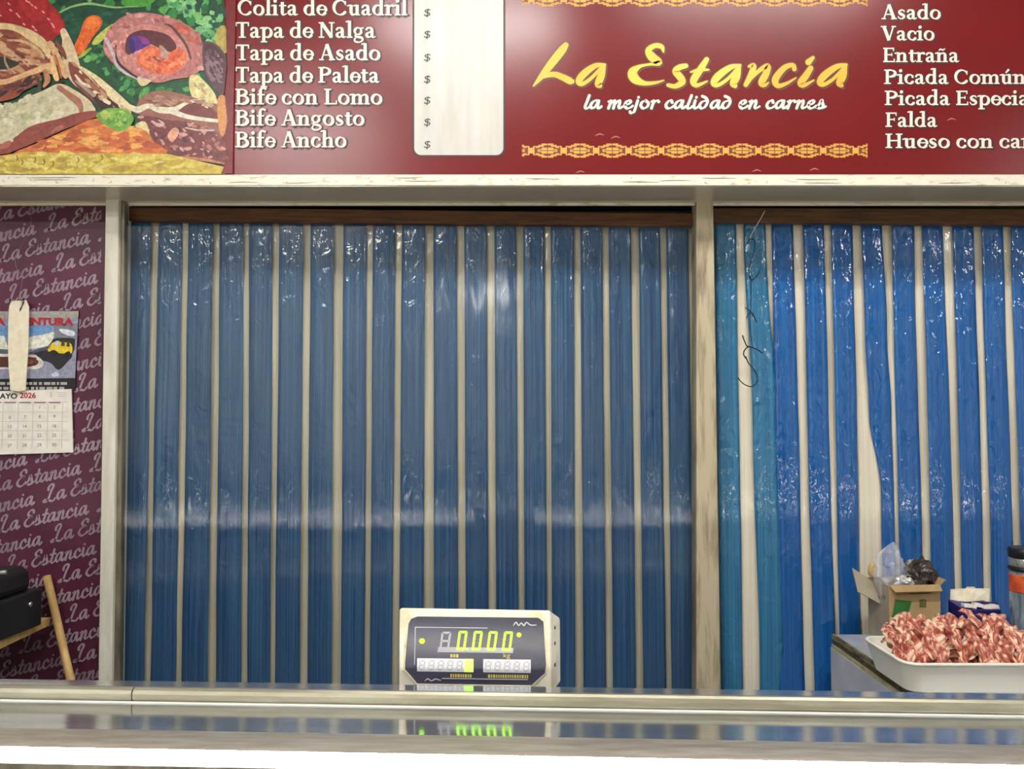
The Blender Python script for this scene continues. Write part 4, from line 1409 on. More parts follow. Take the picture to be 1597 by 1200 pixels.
sflat(mb, [(648, 980), (649, 980), (648, 1038), (647, 1038)], 0.0016)
sflat(mb, [(648, 979), (760, 979), (760, 980), (648, 980)], 0.0016)
mb.build('emblem', plain('emblem_pale', (200, 198, 204), 0.4), face)
# vents on the right cheek
for z in (985, 1010, 1044):
    mb = MB()
    zc = sz(z)
    hx = hr + 0.021 * 0.034 / 0.085
    mb.tube([sp(hx - 0.003, 0.034, zc), sp(hx + 0.0012, 0.0335, zc)], 0.0035, 10)
    mb.build('vent', M_black, sc_o)
mb = MB()
extr(mb, [(-0.02, 0.99), (0.02, 0.99), (0.02, ZH0 + 0.02), (-0.02, ZH0 + 0.02)], 0.035, 0.065)
mb.build('pole', M_scalewhite, sc_o)
mb = MB()
extr(mb, [(-0.14, 0.93), (0.14, 0.93), (0.14, 0.99), (-0.14, 0.99)], 0.0, 0.19)
mb.build('base', M_scalewhite, sc_o, bevel=0.008)

# ================================================================== RIGHT WORKTOP
ZW = P(1296, 990, 2.66).z
xw0 = P(1297, 990, 2.66).x
xw0f = PZ(1426, 1079, ZW)
wt = empty('worktop', (xw0 + 0.4, 2.35, 0), 'grey worktop with dirty ribbed metal edge beside the blue curtain at right', 'worktop')
YWF = 2.02
sl_ = (xw0f.x - xw0) / (2.66 - xw0f.y)


def wx(y, d=0.0):
    return xw0 + sl_ * (2.66 - y) + d


def wslab(name, d, z0, z1, mat, x1, y0=YWF, y1=2.66, bevel=0.0):
    mb = MB()
    mb.hexa([(wx(y0, d), y0, z0), (x1, y0, z0), (x1, y1, z0), (wx(y1, d), y1, z0),
             (wx(y0, d), y0, z1), (x1, y0, z1), (x1, y1, z1), (wx(y1, d), y1, z1)])
    return mb.build(name, mat, wt, bevel=bevel)


XW1 = 2.05
wslab('top', 0.012, ZW - 0.03, ZW, M_marble, XW1)
wslab('edge_band', 0.0, ZW - 0.014, ZW + 0.002, M_rim, wx(2.3, 0.012), bevel=0.001)
wslab('edge_groove', 0.004, ZW - 0.030, ZW - 0.014, M_groove, wx(2.3, 0.02))
wslab('edge_lip', -0.002, ZW - 0.042, ZW - 0.030, M_rim2, wx(2.3, 0.02), bevel=0.001)
wslab('cabinet', -0.004, 0.0, ZW - 0.042, M_side, XW1)

# tray
ZR = ZW + 0.080
tl_ = PZ(1341, 992, ZR)
fl_ = PZ(1408, 1036, ZR)
tray = empty('tray', (fl_.x + 0.22, (tl_.y + fl_.y) / 2, ZW), 'white plastic tray heaped with raw meat on the worktop', 'tray')
tx0 = max(fl_.x, tl_.x) ; tx1 = tx0 + 0.46
ty0, ty1 = fl_.y, tl_.y


def ringpts(x0, y0, x1, y1, r, z, n=5):
    pts = []
    for cx, cyy, a0 in ((x1 - r, y0 + r, -90), (x1 - r, y1 - r, 0), (x0 + r, y1 - r, 90), (x0 + r, y0 + r, 180)):
        for k in range(n + 1):
            a_ = math.radians(a0 + 90 * k / n)
            pts.append((cx + r * math.cos(a_), cyy + r * math.sin(a_), z))
    return pts


def loft(mb, rings, mi=0, cap0=True, cap1=True):
    n = len(rings[0])
    vs = [p for r in rings for p in r]
    fs = []
    for i in range(len(rings) - 1):
        for k in range(n):
            k2 = (k + 1) % n
            fs.append([i * n + k, i * n + k2, (i + 1) * n + k2, (i + 1) * n + k])
    mb.add(vs, fs, mi, True)
    if cap0:
        mb.add(rings[0], [list(reversed(range(n)))], mi)
    if cap1:
        mb.add(rings[-1], [list(range(n))], mi)


g = 0.022
mb = MB()
loft(mb, [ringpts(tx0 + g, ty0 + g, tx1 - g, ty1 - g, 0.035, ZW + 0.0005), ringpts(tx0 + g, ty0 + g, tx1 - g, ty1 - g, 0.035, ZW + 0.001), ringpts(tx0 + 0.004, ty0 + 0.004, tx1 - 0.004, ty1 - 0.004, 0.04, ZR - 0.008)], cap1=False)
loft(mb, [ringpts(tx0 + 0.008, ty0 + 0.008, tx1 - 0.008, ty1 - 0.008, 0.038, ZR), ringpts(tx0 + g + 0.004, ty0 + g + 0.004, tx1 - g - 0.004, ty1 - g - 0.004, 0.033, ZW + 0.005), ringpts(tx0 + g + 0.005, ty0 + g + 0.005, tx1 - g - 0.005, ty1 - g - 0.005, 0.033, ZW + 0.004)], cap0=False)
mb.build('pan', M_tray, tray)
mb = MB()
loft(mb, [ringpts(tx0 + 0.004, ty0 + 0.004, tx1 - 0.004, ty1 - 0.004, 0.04, ZR - 0.008), ringpts(tx0, ty0, tx1, ty1, 0.042, ZR - 0.006), ringpts(tx0, ty0, tx1, ty1, 0.042, ZR - 0.001), ringpts(tx0 + 0.003, ty0 + 0.003, tx1 - 0.003, ty1 - 0.003, 0.041, ZR + 0.001), ringpts(tx0 + 0.008, ty0 + 0.008, tx1 - 0.008, ty1 - 0.008, 0.038, ZR)], cap0=False, cap1=False)
mb.build('rim', M_tray, tray)

# heap of meat: every piece its own thing
def meat_proto(seed):
    rnd = random.Random(seed)
    L, Wd, Th = rnd.uniform(0.085, 0.12), rnd.uniform(0.034, 0.055), rnd.uniform(0.007, 0.011)
    NL, NR_ = 12, 10
    ph, cur = rnd.uniform(0, 6), rnd.uniform(-0.02, 0.02)
    rings = []
    for i in range(NL + 1):
        t = i / NL
        wv = (0.35 + 0.65 * math.sin(PI * min(1, max(0.06, t * 0.92 + 0.05))) ** 0.5) * (1 + 0.22 * math.sin(7 * t + ph))
        cx = cur * math.sin(PI * t) + 0.004 * math.sin(11 * t + ph)
        cz = 0.010 * math.sin(PI * t) + 0.003 * math.sin(9 * t + ph * 2)
        rg = []
        for k in range(NR_):
            a_ = 2 * PI * k / NR_
            fold = 0.26 * Wd * math.sin(3.4 * math.cos(a_) + ph)
            rg.append((cx + Wd / 2 * wv * math.cos(a_), (t - 0.5) * L, cz + fold + Th / 2 * wv * math.sin(a_) * (1 + 0.3 * math.sin(3 * a_ + 8 * t))))
        rings.append(rg)
    mb = MB()
    loft(mb, rings)
    o = mb.build('meat_piece', M_meat, subsurf=1)
    return o


protos = [meat_proto(s) for s in range(1, 8)]
PEAK = [(1350, 996), (1368, 984), (1388, 972), (1410, 966), (1432, 961), (1446, 966), (1453, 978), (1461, 962), (1472, 956), (1480, 964), (1490, 972), (1497, 963), (1512, 959), (1522, 972), (1531, 960), (1545, 962), (1562, 970), (1580, 982), (1600, 990), (1660, 996)]


def peak(px):
    for (a_, b_), (c_, d_) in zip(PEAK, PEAK[1:]):
        if a_ <= px <= c_:
            return b_ + (d_ - b_) * (px - a_) / (c_ - a_)
    return 998


YM = ty0 + 0.60 * (ty1 - ty0)
rnd = random.Random(21)
spots = []
for row in range(6):
    nrow = 13 if row < 5 else 15
    for k in range(nrow):
        px = 1356 + (1640 - 1356) * (k + rnd.uniform(0.1, 0.9)) / nrow
        t = row / 5.0                       # 0 at the front rim, 1 on the crest
        spots.append((px, t, row))
mlabel = 'piece of raw pink meat marbled with cream fat in the heap on the white tray'
mgroup = 'raw meat pieces heaped on the tray'
first = set()
for i, (px, t, row) in enumerate(spots):
    pi_ = rnd.randrange(len(protos))
    src = protos[pi_]
    if pi_ not in first:
        o = src
        first.add(pi_)
    else:
        o = src.copy()
        COL.objects.link(o)
    y = ty0 + 0.078 + (YM - ty0 - 0.078) * t
    zc = P(px, peak(px) + 7, YM).z
    xx = P(px, 980, YM).x
    z0 = ZW + 0.072
    z = z0 + (zc - z0) * (t ** 0.8) - 0.008 * (1 - t)
    sc_k = 0.82 if row < 5 else 0.62
    o.scale = (sc_k * rnd.uniform(.85, 1.15), sc_k * rnd.uniform(.8, 1.1), sc_k * rnd.uniform(.9, 1.3))
    o.location = (min(max(xx, tx0 + 0.038), tx1 - 0.055), y + rnd.uniform(-0.006, 0.006), z + rnd.uniform(-0.004, 0.004))
    if row < 5:
        o.rotation_euler = (math.radians(rnd.uniform(28, 62)), rnd.uniform(-0.5, 0.5), rnd.uniform(-0.35, 0.35))
    else:
        o.rotation_euler = (rnd.uniform(0.1, 0.7), rnd.uniform(-0.5, 0.5), rnd.uniform(-1.2, 1.2))
    tag(o, mlabel, 'meat', mgroup)
# pieces under the front ones
for k in range(26):
    o = protos[k % 7].copy(); COL.objects.link(o)
    o.location = (rnd.uniform(tx0 + 0.08, tx1 - 0.08), rnd.uniform(ty0 + 0.10, ty1 - 0.09), ZW + rnd.uniform(0.04, 0.06))
    o.scale = (0.75, 0.65, 0.9)
    o.rotation_euler = (rnd.uniform(-0.2, 0.2), rnd.uniform(-0.3, 0.3), rnd.uniform(0, 6.28))
    tag(o, mlabel, 'meat', mgroup)

# cardboard box behind the tray
BY = 2.53
b_fl = P(1386, 920, BY); b_fr = P(1475, 908, BY)
bx0, bx1 = b_fl.x, b_fr.x - 0.008
bz1 = P(1430, 914, BY).z
bd = 0.135
BYAW = math.radians(6)
bxo = empty('cardboard_box', ((bx0 + bx1) / 2, BY + 0.06, ZW), 'open cardboard box with green label holding plastic bags on the worktop', 'box', rz=0)


def bp(x, y, z):
    """x from the front left corner, y back from the front face"""
    c_, s_ = math.cos(BYAW), math.sin(BYAW)
    return (bx0 + x * c_ - y * s_ * 0.4, BY + x * s_ + y * c_, z)


BW = bx1 - bx0
mb = MB()
t_ = 0.004
zt0 = ZW + 0.0005
zfr = bz1 + 0.004


def wall(mb, x0, y0, x1, y1, za, zb, mi=0):
    mb.hexa([bp(x0, y0, za), bp(x1, y0, za), bp(x1, y1, za), bp(x0, y1, za), bp(x0, y0, zb), bp(x1, y0, zb), bp(x1, y1, zb), bp(x0, y1, zb)], mi)


wall(mb, 0, 0, BW, t_, zt0, bz1)
wall(mb, 0, bd - t_, BW, bd, zt0, bz1 + 0.0)
wall(mb, BW - t_, t_, BW, bd - t_, zt0, bz1)
wall(mb, t_, t_, BW - t_, bd - t_, zt0, zt0 + t_)
wall(mb, 0, t_, t_, bd - t_, zt0, bz1, 1)
mb.build('carton', [M_card, M_cardgrey], bxo)


def sheet(name, pts, mat, parent, th=0.003):
    p = [Vector(q) for q in pts]
    nrm = (p[1] - p[0]).cross(p[2] - p[0]).normalized() * th
    mb = MB()
    n_ = len(p)
    vs = p + [q + nrm for q in p]
    mb.add(vs, [list(reversed(range(n_))), [n_ + i for i in range(n_)]] + [[i, (i + 1) % n_, n_ + (i + 1) % n_, n_ + i] for i in range(n_)])
    return mb.build(name, mat, parent)


FLY = BY + 0.07
sheet('side_flap', [P(1329, 886, BY + 0.13), P(1367, 910, BY + 0.10), P(1373, 942, BY + 0.05), P(1338, 923, BY + 0.08)], M_cardgrey, bxo)
sheet('front_flap', [bp(0.004, -0.001, bz1 - 0.0), bp(BW, -0.001, bz1 + 0.0), bp(BW - 0.004, -0.020, bz1 - 0.016), bp(0.012, -0.020, bz1 - 0.016)], M_card, bxo)
sheet('right_flap', [bp(BW, 0.0, bz1), bp(BW, bd, bz1), bp(BW + 0.012, bd, bz1 + 0.02), bp(BW + 0.018, 0.0, bz1 + 0.016)], M_card, bxo)
kz = BY / F


def fp(px, py):
    """a point of the front face of the carton"""
    q = P(px, py, BY - 0.001)
    u = q.x - bx0
    return bp(u, -0.0012, q.z)


mb = MB(); mb.add([fp(1390, 970), fp(1416, 968), fp(1424, 939), fp(1397, 936)], [[0, 1, 2, 3]])
mb.add([(p[0], p[1] + 0.0008, p[2]) for p in (fp(1390, 970), fp(1416, 968), fp(1424, 939), fp(1397, 936))], [[3, 2, 1, 0]])
mb.build('label', M_greenlab, bxo)
mb = MB()
for (x0, y0, x1, y1) in ((1437, 937, 1440, 948), (1441, 936, 1444, 948), (1445, 937, 1448, 948), (1437, 947, 1448, 949), (1420, 926, 1455, 928)):
    mb.add([fp(x0, y1), fp(x1, y1), fp(x1, y0), fp(x0, y0)], [[0, 1, 2, 3]])
mb.build('print_mark', M_oliveprint, bxo)
mb = MB()
for k in range(5):
    y0 = 0.02 + 0.018 * k
    za = bz1 - 0.045 - 0.004 * k
    mb.add([bp(-0.0008, y0 + 0.012, za), bp(-0.0008, y0, za - 0.004), bp(-0.0008, y0, za + 0.008), bp(-0.0008, y0 + 0.012, za + 0.012)], [[0, 1, 2, 3]])
mb.build('side_print', plain('grey_print', (118, 118, 108), 0.7), bxo)


def lump(name, c, rx, ry, rz, seed, mat, rough=0.3, parent=None, sub=0, nu=18, nv=12, flat=False):
    rnd = random.Random(seed)
    ks = [(rnd.uniform(2, 6), rnd.uniform(0, 6), rnd.uniform(2, 6), rnd.uniform(0, 6)) for _ in range(5)]
    vs, fs = [], []
    for i in range(nv + 1):
        th_ = PI * i / nv
        for j in range(nu):
            ph_ = 2 * PI * j / nu
            d = 1 + rough * sum(math.sin(a_ * th_ + b_) * math.sin(round(c_) * ph_ + d_) for a_, b_, c_, d_ in ks) / 2.2 + rnd.uniform(-0.5, 0.5) * rough * (0.6 if 0 < i < nv else 0)
            vs.append((c[0] + rx * d * math.sin(th_) * math.cos(ph_), c[1] + ry * d * math.sin(th_) * math.sin(ph_), c[2] + rz * d * math.cos(th_)))
    for i in range(nv):
        for j in range(nu):
            j2 = (j + 1) % nu
            fs.append([i * nu + j, (i + 1) * nu + j, (i + 1) * nu + j2, i * nu + j2])
    mb = MB()
    mb.add(vs, fs, 0, not flat)
    return mb.build(name, mat, parent, subsurf=sub)


q = P(1434, 905, BY + 0.055)
bl = empty('black_bag', (q.x, q.y, zt0 + 0.006), 'crumpled shiny black plastic bag stuffed in the cardboard box', 'plastic bag')
lump('film', (q.x, q.y, q.z + 0.005), 0.052, 0.034, 0.050, 31, M_crumple, 0.34, bl, nu=22, nv=14, flat=True)
q2 = P(1413, 907, BY + 0.04)
lump('twisted_neck', (q2.x, q2.y, q2.z - 0.002), 0.028, 0.018, 0.018, 33, M_foil, 0.3, bl, flat=True)
mb = MB(); mb.tube([(q.x, q.y, zt0 + 0.006), (q.x, q.y, q.z - 0.03)], 0.028, 10); mb.build('lower_folds', M_crumple, bl)

# clear bag: a peaked, creased film
bag = empty('clear_bag', (P(1385, 900, BY + 0.09).x, BY + 0.09, zt0 + 0.006), 'peaked clear plastic bag standing up from the cardboard box', 'plastic bag')
NB, NA = 12, 20
rnd = random.Random(77)
cen = [(1390, 925, .055), (1391, 900, .06), (1388, 880, .065), (1387, 866, .07), (1391, 853, .075), (1393, 846, .075)]
rad = [(0.040, 0.036), (0.052, 0.040), (0.046, 0.034), (0.034, 0.024), (0.016, 0.012), (0.002, 0.002)]
cen_s, rad_s = catmull(cen, 3), catmull(rad, 3)
cr = [rnd.uniform(0.78, 1.16) for _ in range(NA)]
rings = []
for i, (c_, r_) in enumerate(zip(cen_s, rad_s)):
    p = P(c_[0], c_[1], BY + c_[2])
    rg = []
    for k in range(NA):
        t = 2 * PI * k / NA
        q_ = cr[(k + i // 3) % NA] * rnd.uniform(0.92, 1.08)
        rg.append((p.x + r_[0] * q_ * math.cos(t), p.y + r_[1] * q_ * math.sin(t), p.z + rnd.uniform(-0.002, 0.002)))
    rings.append(rg)
low = [(bag.location.x + 0.03 * math.cos(2 * PI * k / NA), bag.location.y - 0.025 + 0.02 * math.sin(2 * PI * k / NA), zt0 + 0.008) for k in range(NA)]
mb = MB(); loft(mb, [low] + rings)
mb.smooth = [False] * len(mb.smooth)
mb.build('film', M_bag, bag)
q = P(1361, 890, BY + 0.10)
lump('tan_wrapper', (q.x, q.y, q.z), 0.015, 0.012, 0.024, 41, M_tan, 0.15, bag)

# purple glove box with its lid raised
GY2 = 2.50
gb = empty('glove_box', (P(1532, 955, GY2).x, GY2 + 0.05, ZW), 'small purple carton with raised cream lid and white sheets showing, behind the meat', 'box')
gx0, gx1 = P(1503, 940, GY2).x, P(1559, 940, GY2).x
gz1 = P(1530, 952, GY2).z
mb = MB(); mb.hexa([(gx0, GY2, ZW + 0.0005), (gx1 + 0.004, GY2, ZW + 0.0005), (gx1 + 0.004, GY2 + 0.09, ZW + 0.0005), (gx0, GY2 + 0.09, ZW + 0.0005),
                    (gx0, GY2, gz1), (gx1 + 0.004, GY2, gz1), (gx1, GY2 + 0.09, gz1 + 0.012), (gx0, GY2 + 0.09, gz1 + 0.012)])
mb.build('carton', M_purplebox, gb, bevel=0.0015)
sheet('rear_flap', [P(1502, 939, GY2 + 0.05), P(1556, 939, GY2 + 0.05), P(1558, 950, GY2 + 0.04), P(1503, 950, GY2 + 0.04)], M_purplebox, gb)
rnd = random.Random(3)
pts = []
mb = MB()
for k in range(9):
    x = 1508 + k * 5.6
    p = P(x, 946 + rnd.uniform(-2, 2), GY2 + 0.012)
    r_ = rnd.uniform(0.005, 0.009)
    mb.add([(p.x - r_, p.y, p.z - 0.006), (p.x + r_ * 1.2, p.y - 0.004, p.z - 0.006), (p.x + r_, p.y - 0.002, p.z + r_ * 0.6), (p.x - r_, p.y + 0.004, p.z + r_ * 0.7),
            (p.x - r_, p.y + 0.02, p.z - 0.006), (p.x + r_ * 1.2, p.y + 0.02, p.z - 0.006), (p.x + r_, p.y + 0.02, p.z + r_ * 0.4), (p.x - r_, p.y + 0.02, p.z + r_ * 0.6)],
           [[0, 1, 2, 3], [7, 6, 5, 4], [3, 2, 6, 7], [0, 3, 7, 4], [1, 5, 6, 2], [0, 4, 5, 1]])
mb.build('sheets', M_paper, gb)
sheet('lid', [P(1482, 919.5, GY2 + 0.10), P(1506, 918, GY2 + 0.10), P(1508, 915.5, GY2 + 0.10), P(1519, 915.5, GY2 + 0.10), P(1521, 918, GY2 + 0.10), P(1543, 918.5, GY2 + 0.10), P(1541, 944, GY2 + 0.085), P(1503, 951, GY2 + 0.06), P(1481, 943, GY2 + 0.09)], M_tagpaper, gb)

# bottle at the right edge
BTY = 2.44
q = P(1601, 880, BTY)
bt = empty('jar_bottle', (q.x, BTY, ZW), 'clear bottle with black and silver cap and orange label at the right edge', 'bottle')
k_ = BTY / F


def bz(py):
    return P(1600, py, BTY).z - ZW


R_ = 24 * k_
mb = MB(); mb.lathe([(R_ * .9, 0.0005), (R_, 0.006), (R_, bz(925)), (R_, bz(897)), (R_ * 0.96, bz(892)), (R_ * .85, bz(889))], (q.x, BTY, ZW)); mb.build('jar', M_clearb, bt)
mb = MB(); mb.lathe([(R_ * 1.008, bz(923)), (R_ * 1.015, bz(921)), (R_ * 1.015, bz(897)), (R_ * 1.008, bz(895))], (q.x, BTY, ZW)); mb.build('label', M_orange, bt)
mb = MB(); mb.lathe([(R_ * 1.0, bz(890)), (R_ * 1.08, bz(888)), (R_ * 1.08, bz(884)), (R_ * .98, bz(883.5))], (q.x, BTY, ZW)); mb.build('collar', M_black, bt)
mb = MB(); mb.lathe([(R_ * .98, bz(884)), (R_ * 1.0, bz(882)), (R_ * 1.0, bz(871)), (R_ * .98, bz(870))], (q.x, BTY, ZW)); mb.build('band', M_silver, bt)
mb = MB(); mb.lathe([(R_ * .98, bz(870.5)), (R_ * 1.05, bz(869)), (R_ * 1.05, bz(857)), (R_ * .98, bz(854.5))], (q.x, BTY, ZW)); mb.build('cap', M_black, bt)


# ================================================================== HANGING HOOKS
HY = 2.695


def wirepts(pts, Y, n=6):
    return [P(x, y, Y + d) for x, y, d in catmull([(p[0], p[1], p[2] if len(p) > 2 else 0.0) for p in pts], n)]


def wire(name, pts, r, mat, label, cat, group=None, parent=None):
    mb = MB(); mb.tube(wirepts(pts, HY), r, 8)
    o = mb.build(name, mat, parent)
    if parent is None:
        tag(o, label, cat, group)
    return o


HG = 'iron hooks hung in a chain'
wire('cord', [(1193, 329, 0.0), (1184, 345), (1172, 366), (1170, 376)], 0.0013, M_cord, 'thin pale cord holding up the chain of iron hooks', 'cord')
wire('meat_hook', [(1165, 380), (1170, 373, -.006), (1177, 376, -.006), (1176, 392), (1170, 412), (1168, 428), (1172, 437), (1179, 432), (1184, 424)], 0.0017, M_iron, 'uppermost dark iron hook tied to the pale cord', 'hook', HG)
wire('meat_hook', [(1170, 431, -.005), (1171, 442, -.004), (1171, 470), (1170, 488), (1168, 484, .003), (1162, 480, .004)], 0.0014, M_iron, 'straight thin iron hook, second from the top of the chain', 'hook', HG)
wire('meat_hook', [(1164, 497), (1167, 490, .006), (1173, 488, .006), (1180, 503), (1174, 492, -.004), (1170, 488, -.006), (1170, 510), (1172, 530), (1173, 541, -.003), (1168, 541, -.006)], 0.0013, M_iron, 'thin iron hook with crossed ends, third from the top of the chain', 'hook', HG)
wire('meat_hook', [(1158, 523, 0), (1161, 532), (1165, 540), (1170, 541, .005), (1182, 546), (1189, 551), (1180, 545, .003), (1168, 541, .004), (1161, 547), (1160, 554), (1164, 560)], 0.0020, M_iron, 'short thick iron hook just above the bottom curved hook', 'hook', HG)
wire('meat_hook', [(1163, 556, -.006), (1167, 566), (1176, 577), (1181, 588), (1179, 598), (1172, 603), (1163, 601), (1155, 595), (1151, 589)], 0.0018, M_iron, 'lowest iron hook with wide open curve, end of the chain', 'hook', HG)

# ================================================================== LEFT: CALENDAR, TAG, SHELF
KY = WPY - 0.006
cal = empty('wall_calendar', (P(16, 485, KY).x, KY, P(16, 485, KY).z), 'wall calendar with yellow off-road car picture and white month pad on the purple wall', 'calendar')


def card(name, quad, Y, th, mat, parent):
    q = [P(x, y, Y) for x, y in quad]      # tl tr br bl
    d = Vector((0, th, 0))
    mb = MB()
    mb.hexa([q[3], q[2], q[2] + d, q[3] + d, q[0], q[1], q[1] + d, q[0] + d])
    return mb.build(name, mat, parent)


card('backing', [(-92, 486), (123, 485), (117, 610), (-92, 612)], KY, 0.003, M_calblack, cal)
cp = Ink(KY - 0.0006, 8e-6)


def cpoly(pts, c, smooth=False):
    cp.polys([catmull(pts, 4, True) if smooth else pts], 0, C(*c))


cpoly([(-91, 486), (122.5, 485.5), (117, 590), (-91, 592)], (150, 150, 172))
cpoly([(-91, 486), (122.5, 485.5), (122, 496), (-91, 497)], (166, 160, 152))
cpoly([(-91, 505), (121, 502), (119, 530), (-91, 530)], (150, 166, 196))
cpoly([(-91, 508), (84, 508), (76, 519), (42, 526), (-91, 526)], (110, 150, 198))
cpoly([(83, 506), (121, 504), (119.5, 530), (86, 530)], (128, 130, 144))
cpoly([(94, 513), (116, 517), (113, 525), (96, 519)], (216, 222, 230), True)
cpoly([(-91, 520), (6, 524), (12, 540), (45, 526), (64, 523), (84, 518), (83, 530), (74, 540), (42, 546), (-91, 548)], (232, 230, 214))
cpoly([(-91, 546), (8, 545), (40, 556), (-91, 562)], (96, 104, 112), True)
cpoly([(46, 550), (80, 540), (76, 556), (54, 560)], (80, 84, 106), True)
cpoly([(50, 553), (75, 546), (112, 552), (104, 566), (94, 576), (88, 576), (78, 566), (54, 560)], (44, 38, 44), True)
cpoly([(-91, 553), (40, 553), (58, 556), (68, 566), (60, 575), (30, 576), (-91, 574)], (222, 214, 204), True)
cpoly([(-91, 558), (42, 557), (57, 561), (60, 566), (52, 571), (20, 573), (-91, 571)], (92, 50, 40), True)
cpoly([(30, 562), (46, 560), (52, 566), (38, 570)], (150, 96, 80), True)
# yellow car on the print
cpoly([(74, 546), (80, 534), (86, 528), (114, 528), (117, 536), (114, 550), (104, 556), (78, 552)], (40, 38, 30), True)
cpoly([(75, 548), (78, 540), (84, 534), (100, 534), (110, 536), (113, 544), (110, 552), (92, 551)], (232, 200, 44), True)
cpoly([(84, 540), (87, 532), (93, 532), (92, 540)], (200, 206, 196))
cpoly([(95, 540), (96, 532), (101, 532), (101, 540)], (70, 66, 50))
cpoly([(104, 541), (104, 532), (108, 532), (109, 541)], (60, 58, 44))
cpoly([(77, 550), (84, 546), (92, 552), (86, 556)], (28, 26, 30), True)
cpoly([(100, 552), (108, 548), (110, 556), (102, 558)], (28, 26, 30), True)
cpoly([(80, 584), (88, 580), (92, 586), (84, 588)], (206, 204, 216), True)
cpo = cp.build('picture', M_print, cal)
for wd_, xa_, xb_ in (('LA', -18, 9), ('AVENTURA', 15, 115)):
    mb = MB()
    text_on_plane(mb, wd_, xa_, 507, 15.5, KY - 0.002, 0, x1=xb_, bold=0.045)
    mb.build('title_lettering', M_calred, cal)
mb = MB()
rnd = random.Random(9)
for y, xe in ((598.5, 104), (606, 100)):
    x = -88
    while x < xe:
        w_ = rnd.uniform(3, 11)
        a_, b_ = P(x, y + 2, KY - 0.0012), P(x + w_, y - 2.2, KY - 0.0012)
        mb.box((a_.x, KY - 0.0012, a_.z), (b_.x, KY - 0.0006, b_.z))
        x += w_ + rnd.uniform(1.5, 3.5)
mb.build('caption', plain('caption_pale', (176, 170, 168), 0.6), cal)
pad = card('month_pad', [(-92, 613), (111, 607), (113.5, 706), (-92, 712)], KY - 0.006, 0.005, M_paper, cal)
PY_ = KY - 0.006
mb = MB(); text_on_plane(mb, 'MAYO', -10, 622, 11.5, PY_, 0, x1=27, lift=0.0005, bold=0.03); mb.build('month_name', M_calblack, pad)
mb = MB(); text_on_plane(mb, '2026', 31, 621, 11.5, PY_, 0, x1=56, lift=0.0005, bold=0.03); mb.build('year', M_calred, pad)
mb = MB()
cx_ = [-52, -29.5, -7, 16, 39.5, 62.5, 85.5]
days = [[None] * 5 + [1, 2]] + [[3 + 7 * r_ + k for k in range(7)] for r_ in range(4)]
days[4] = [24, 25, 26, 27, 28, 29, 30]
for r_, row in enumerate(days):
    for k, d in enumerate(row):
        if d:
            s_ = str(d)
            w_ = 2.3 * len(s_)
            text_on_plane(mb, s_, cx_[k] - w_, 639 + 14.7 * r_ - 0.03 * cx_[k] * 0.6, 7.0, PY_, 0, lift=0.0005)
mb.build('day_number', M_calgrey, pad)
mb = MB()
for y in (627.5, 643, 657.5, 672, 686.5):
    a_, b_ = P(-88, y + 0.5, PY_), P(106, y - 0.4, PY_)
    mb.box((a_.x, PY_ - 0.0004, a_.z), (b_.x, PY_ - 0.0001, b_.z + 0.0004))
for x in (4, 28, 51, 74, 97):
    a_, b_ = P(x - 0.3, 700, PY_), P(x + 0.3, 628, PY_)
    mb.box((a_.x, PY_ - 0.0004, a_.z), (b_.x, PY_ - 0.0001, b_.z))
mb.build('grid_line', M_calline, pad)
mb = MB()
for (x0, y0, x1, y1) in ((78, 611, 81, 620), (90, 612, 103, 613.2), (90, 615, 103, 616.2), (90, 618, 103, 619.2)):
    a_, b_ = P(x0, y1, PY_), P(x1, y0, PY_)
    mb.box((a_.x, PY_ - 0.0004, a_.z), (b_.x, PY_ - 0.0001, b_.z))
mb.build('small_print', M_calline, pad)
mb = MB()
for k in range(7):
    a_, b_ = P(cx_[k] - 9, 629.3, PY_), P(cx_[k] + 9, 627.0, PY_)
    mb.box((a_.x, PY_ - 0.0006, a_.z), (b_.x, PY_ - 0.0002, b_.z))
mb.build('weekday_bar', plain('weekday_ink', (150, 120, 126), 0.6), pad)

# long pale tag on a wire, hanging in front of the calendar
TY = 2.672
tagp = empty('paper_tag', (P(29, 480, TY).x, TY, P(29, 610, TY).z), 'long tapered cream tag hung on a wire in front of the calendar', 'tag')
ol = [(17, 471), (25, 469), (34, 469), (40, 468), (44.5, 479), (44, 510), (43, 545), (41, 580), (39, 609), (28, 611), (16, 609), (13, 575), (12, 540), (12.5, 500), (14, 478)]
q = [P(x, y, TY) for x, y in ol]
mb = MB()
n_ = len(q)
d = Vector((0, 0.006, 0))
mb.add(q + [p + d for p in q], [list(reversed(range(n_))) if False else list(range(n_))[::-1], [n_ + i for i in range(n_)]] + [[i, (i + 1) % n_, n_ + (i + 1) % n_, n_ + i] for i in range(n_)])
mb.build('slip', M_tagpaper, tagp, bevel=0.0015)
mb = MB(); mb.tube([P(x, y, TY - 0.004 + dd) for x, y, dd in catmull([(48, 322, 0.01), (48, 350, 0.01), (40, 372, .006), (26, 396, .004), (24, 412, .004), (30, 425, .003), (35, 430, .003), (33, 448, .002), (30, 462, 0), (35, 474, -.001), (31, 486, 0.003)], 5)], 0.0011, 6)
mb.build('hanging_wire', M_wire, tagp)
mb = MB(); mb.tube([P(x, y, TY - 0.004) for x, y in ((36, 466), (37, 471), (34, 478), (31, 484))], 0.0016, 6); mb.build('knot', M_iron, tagp)

# shelf on the left, running back to the purple wall
ZS = P(79, 963, 2.66).z
xs_f = PZ(-1, 1000, ZS)
sh = empty('side_shelf', (-1.7, 2.3, ZS), 'pale wood edged shelf holding the black case at the left wall', 'shelf')
xa = P(79, 963, 2.66).x
slp = (xs_f.x - xa) / (2.66 - xs_f.y)


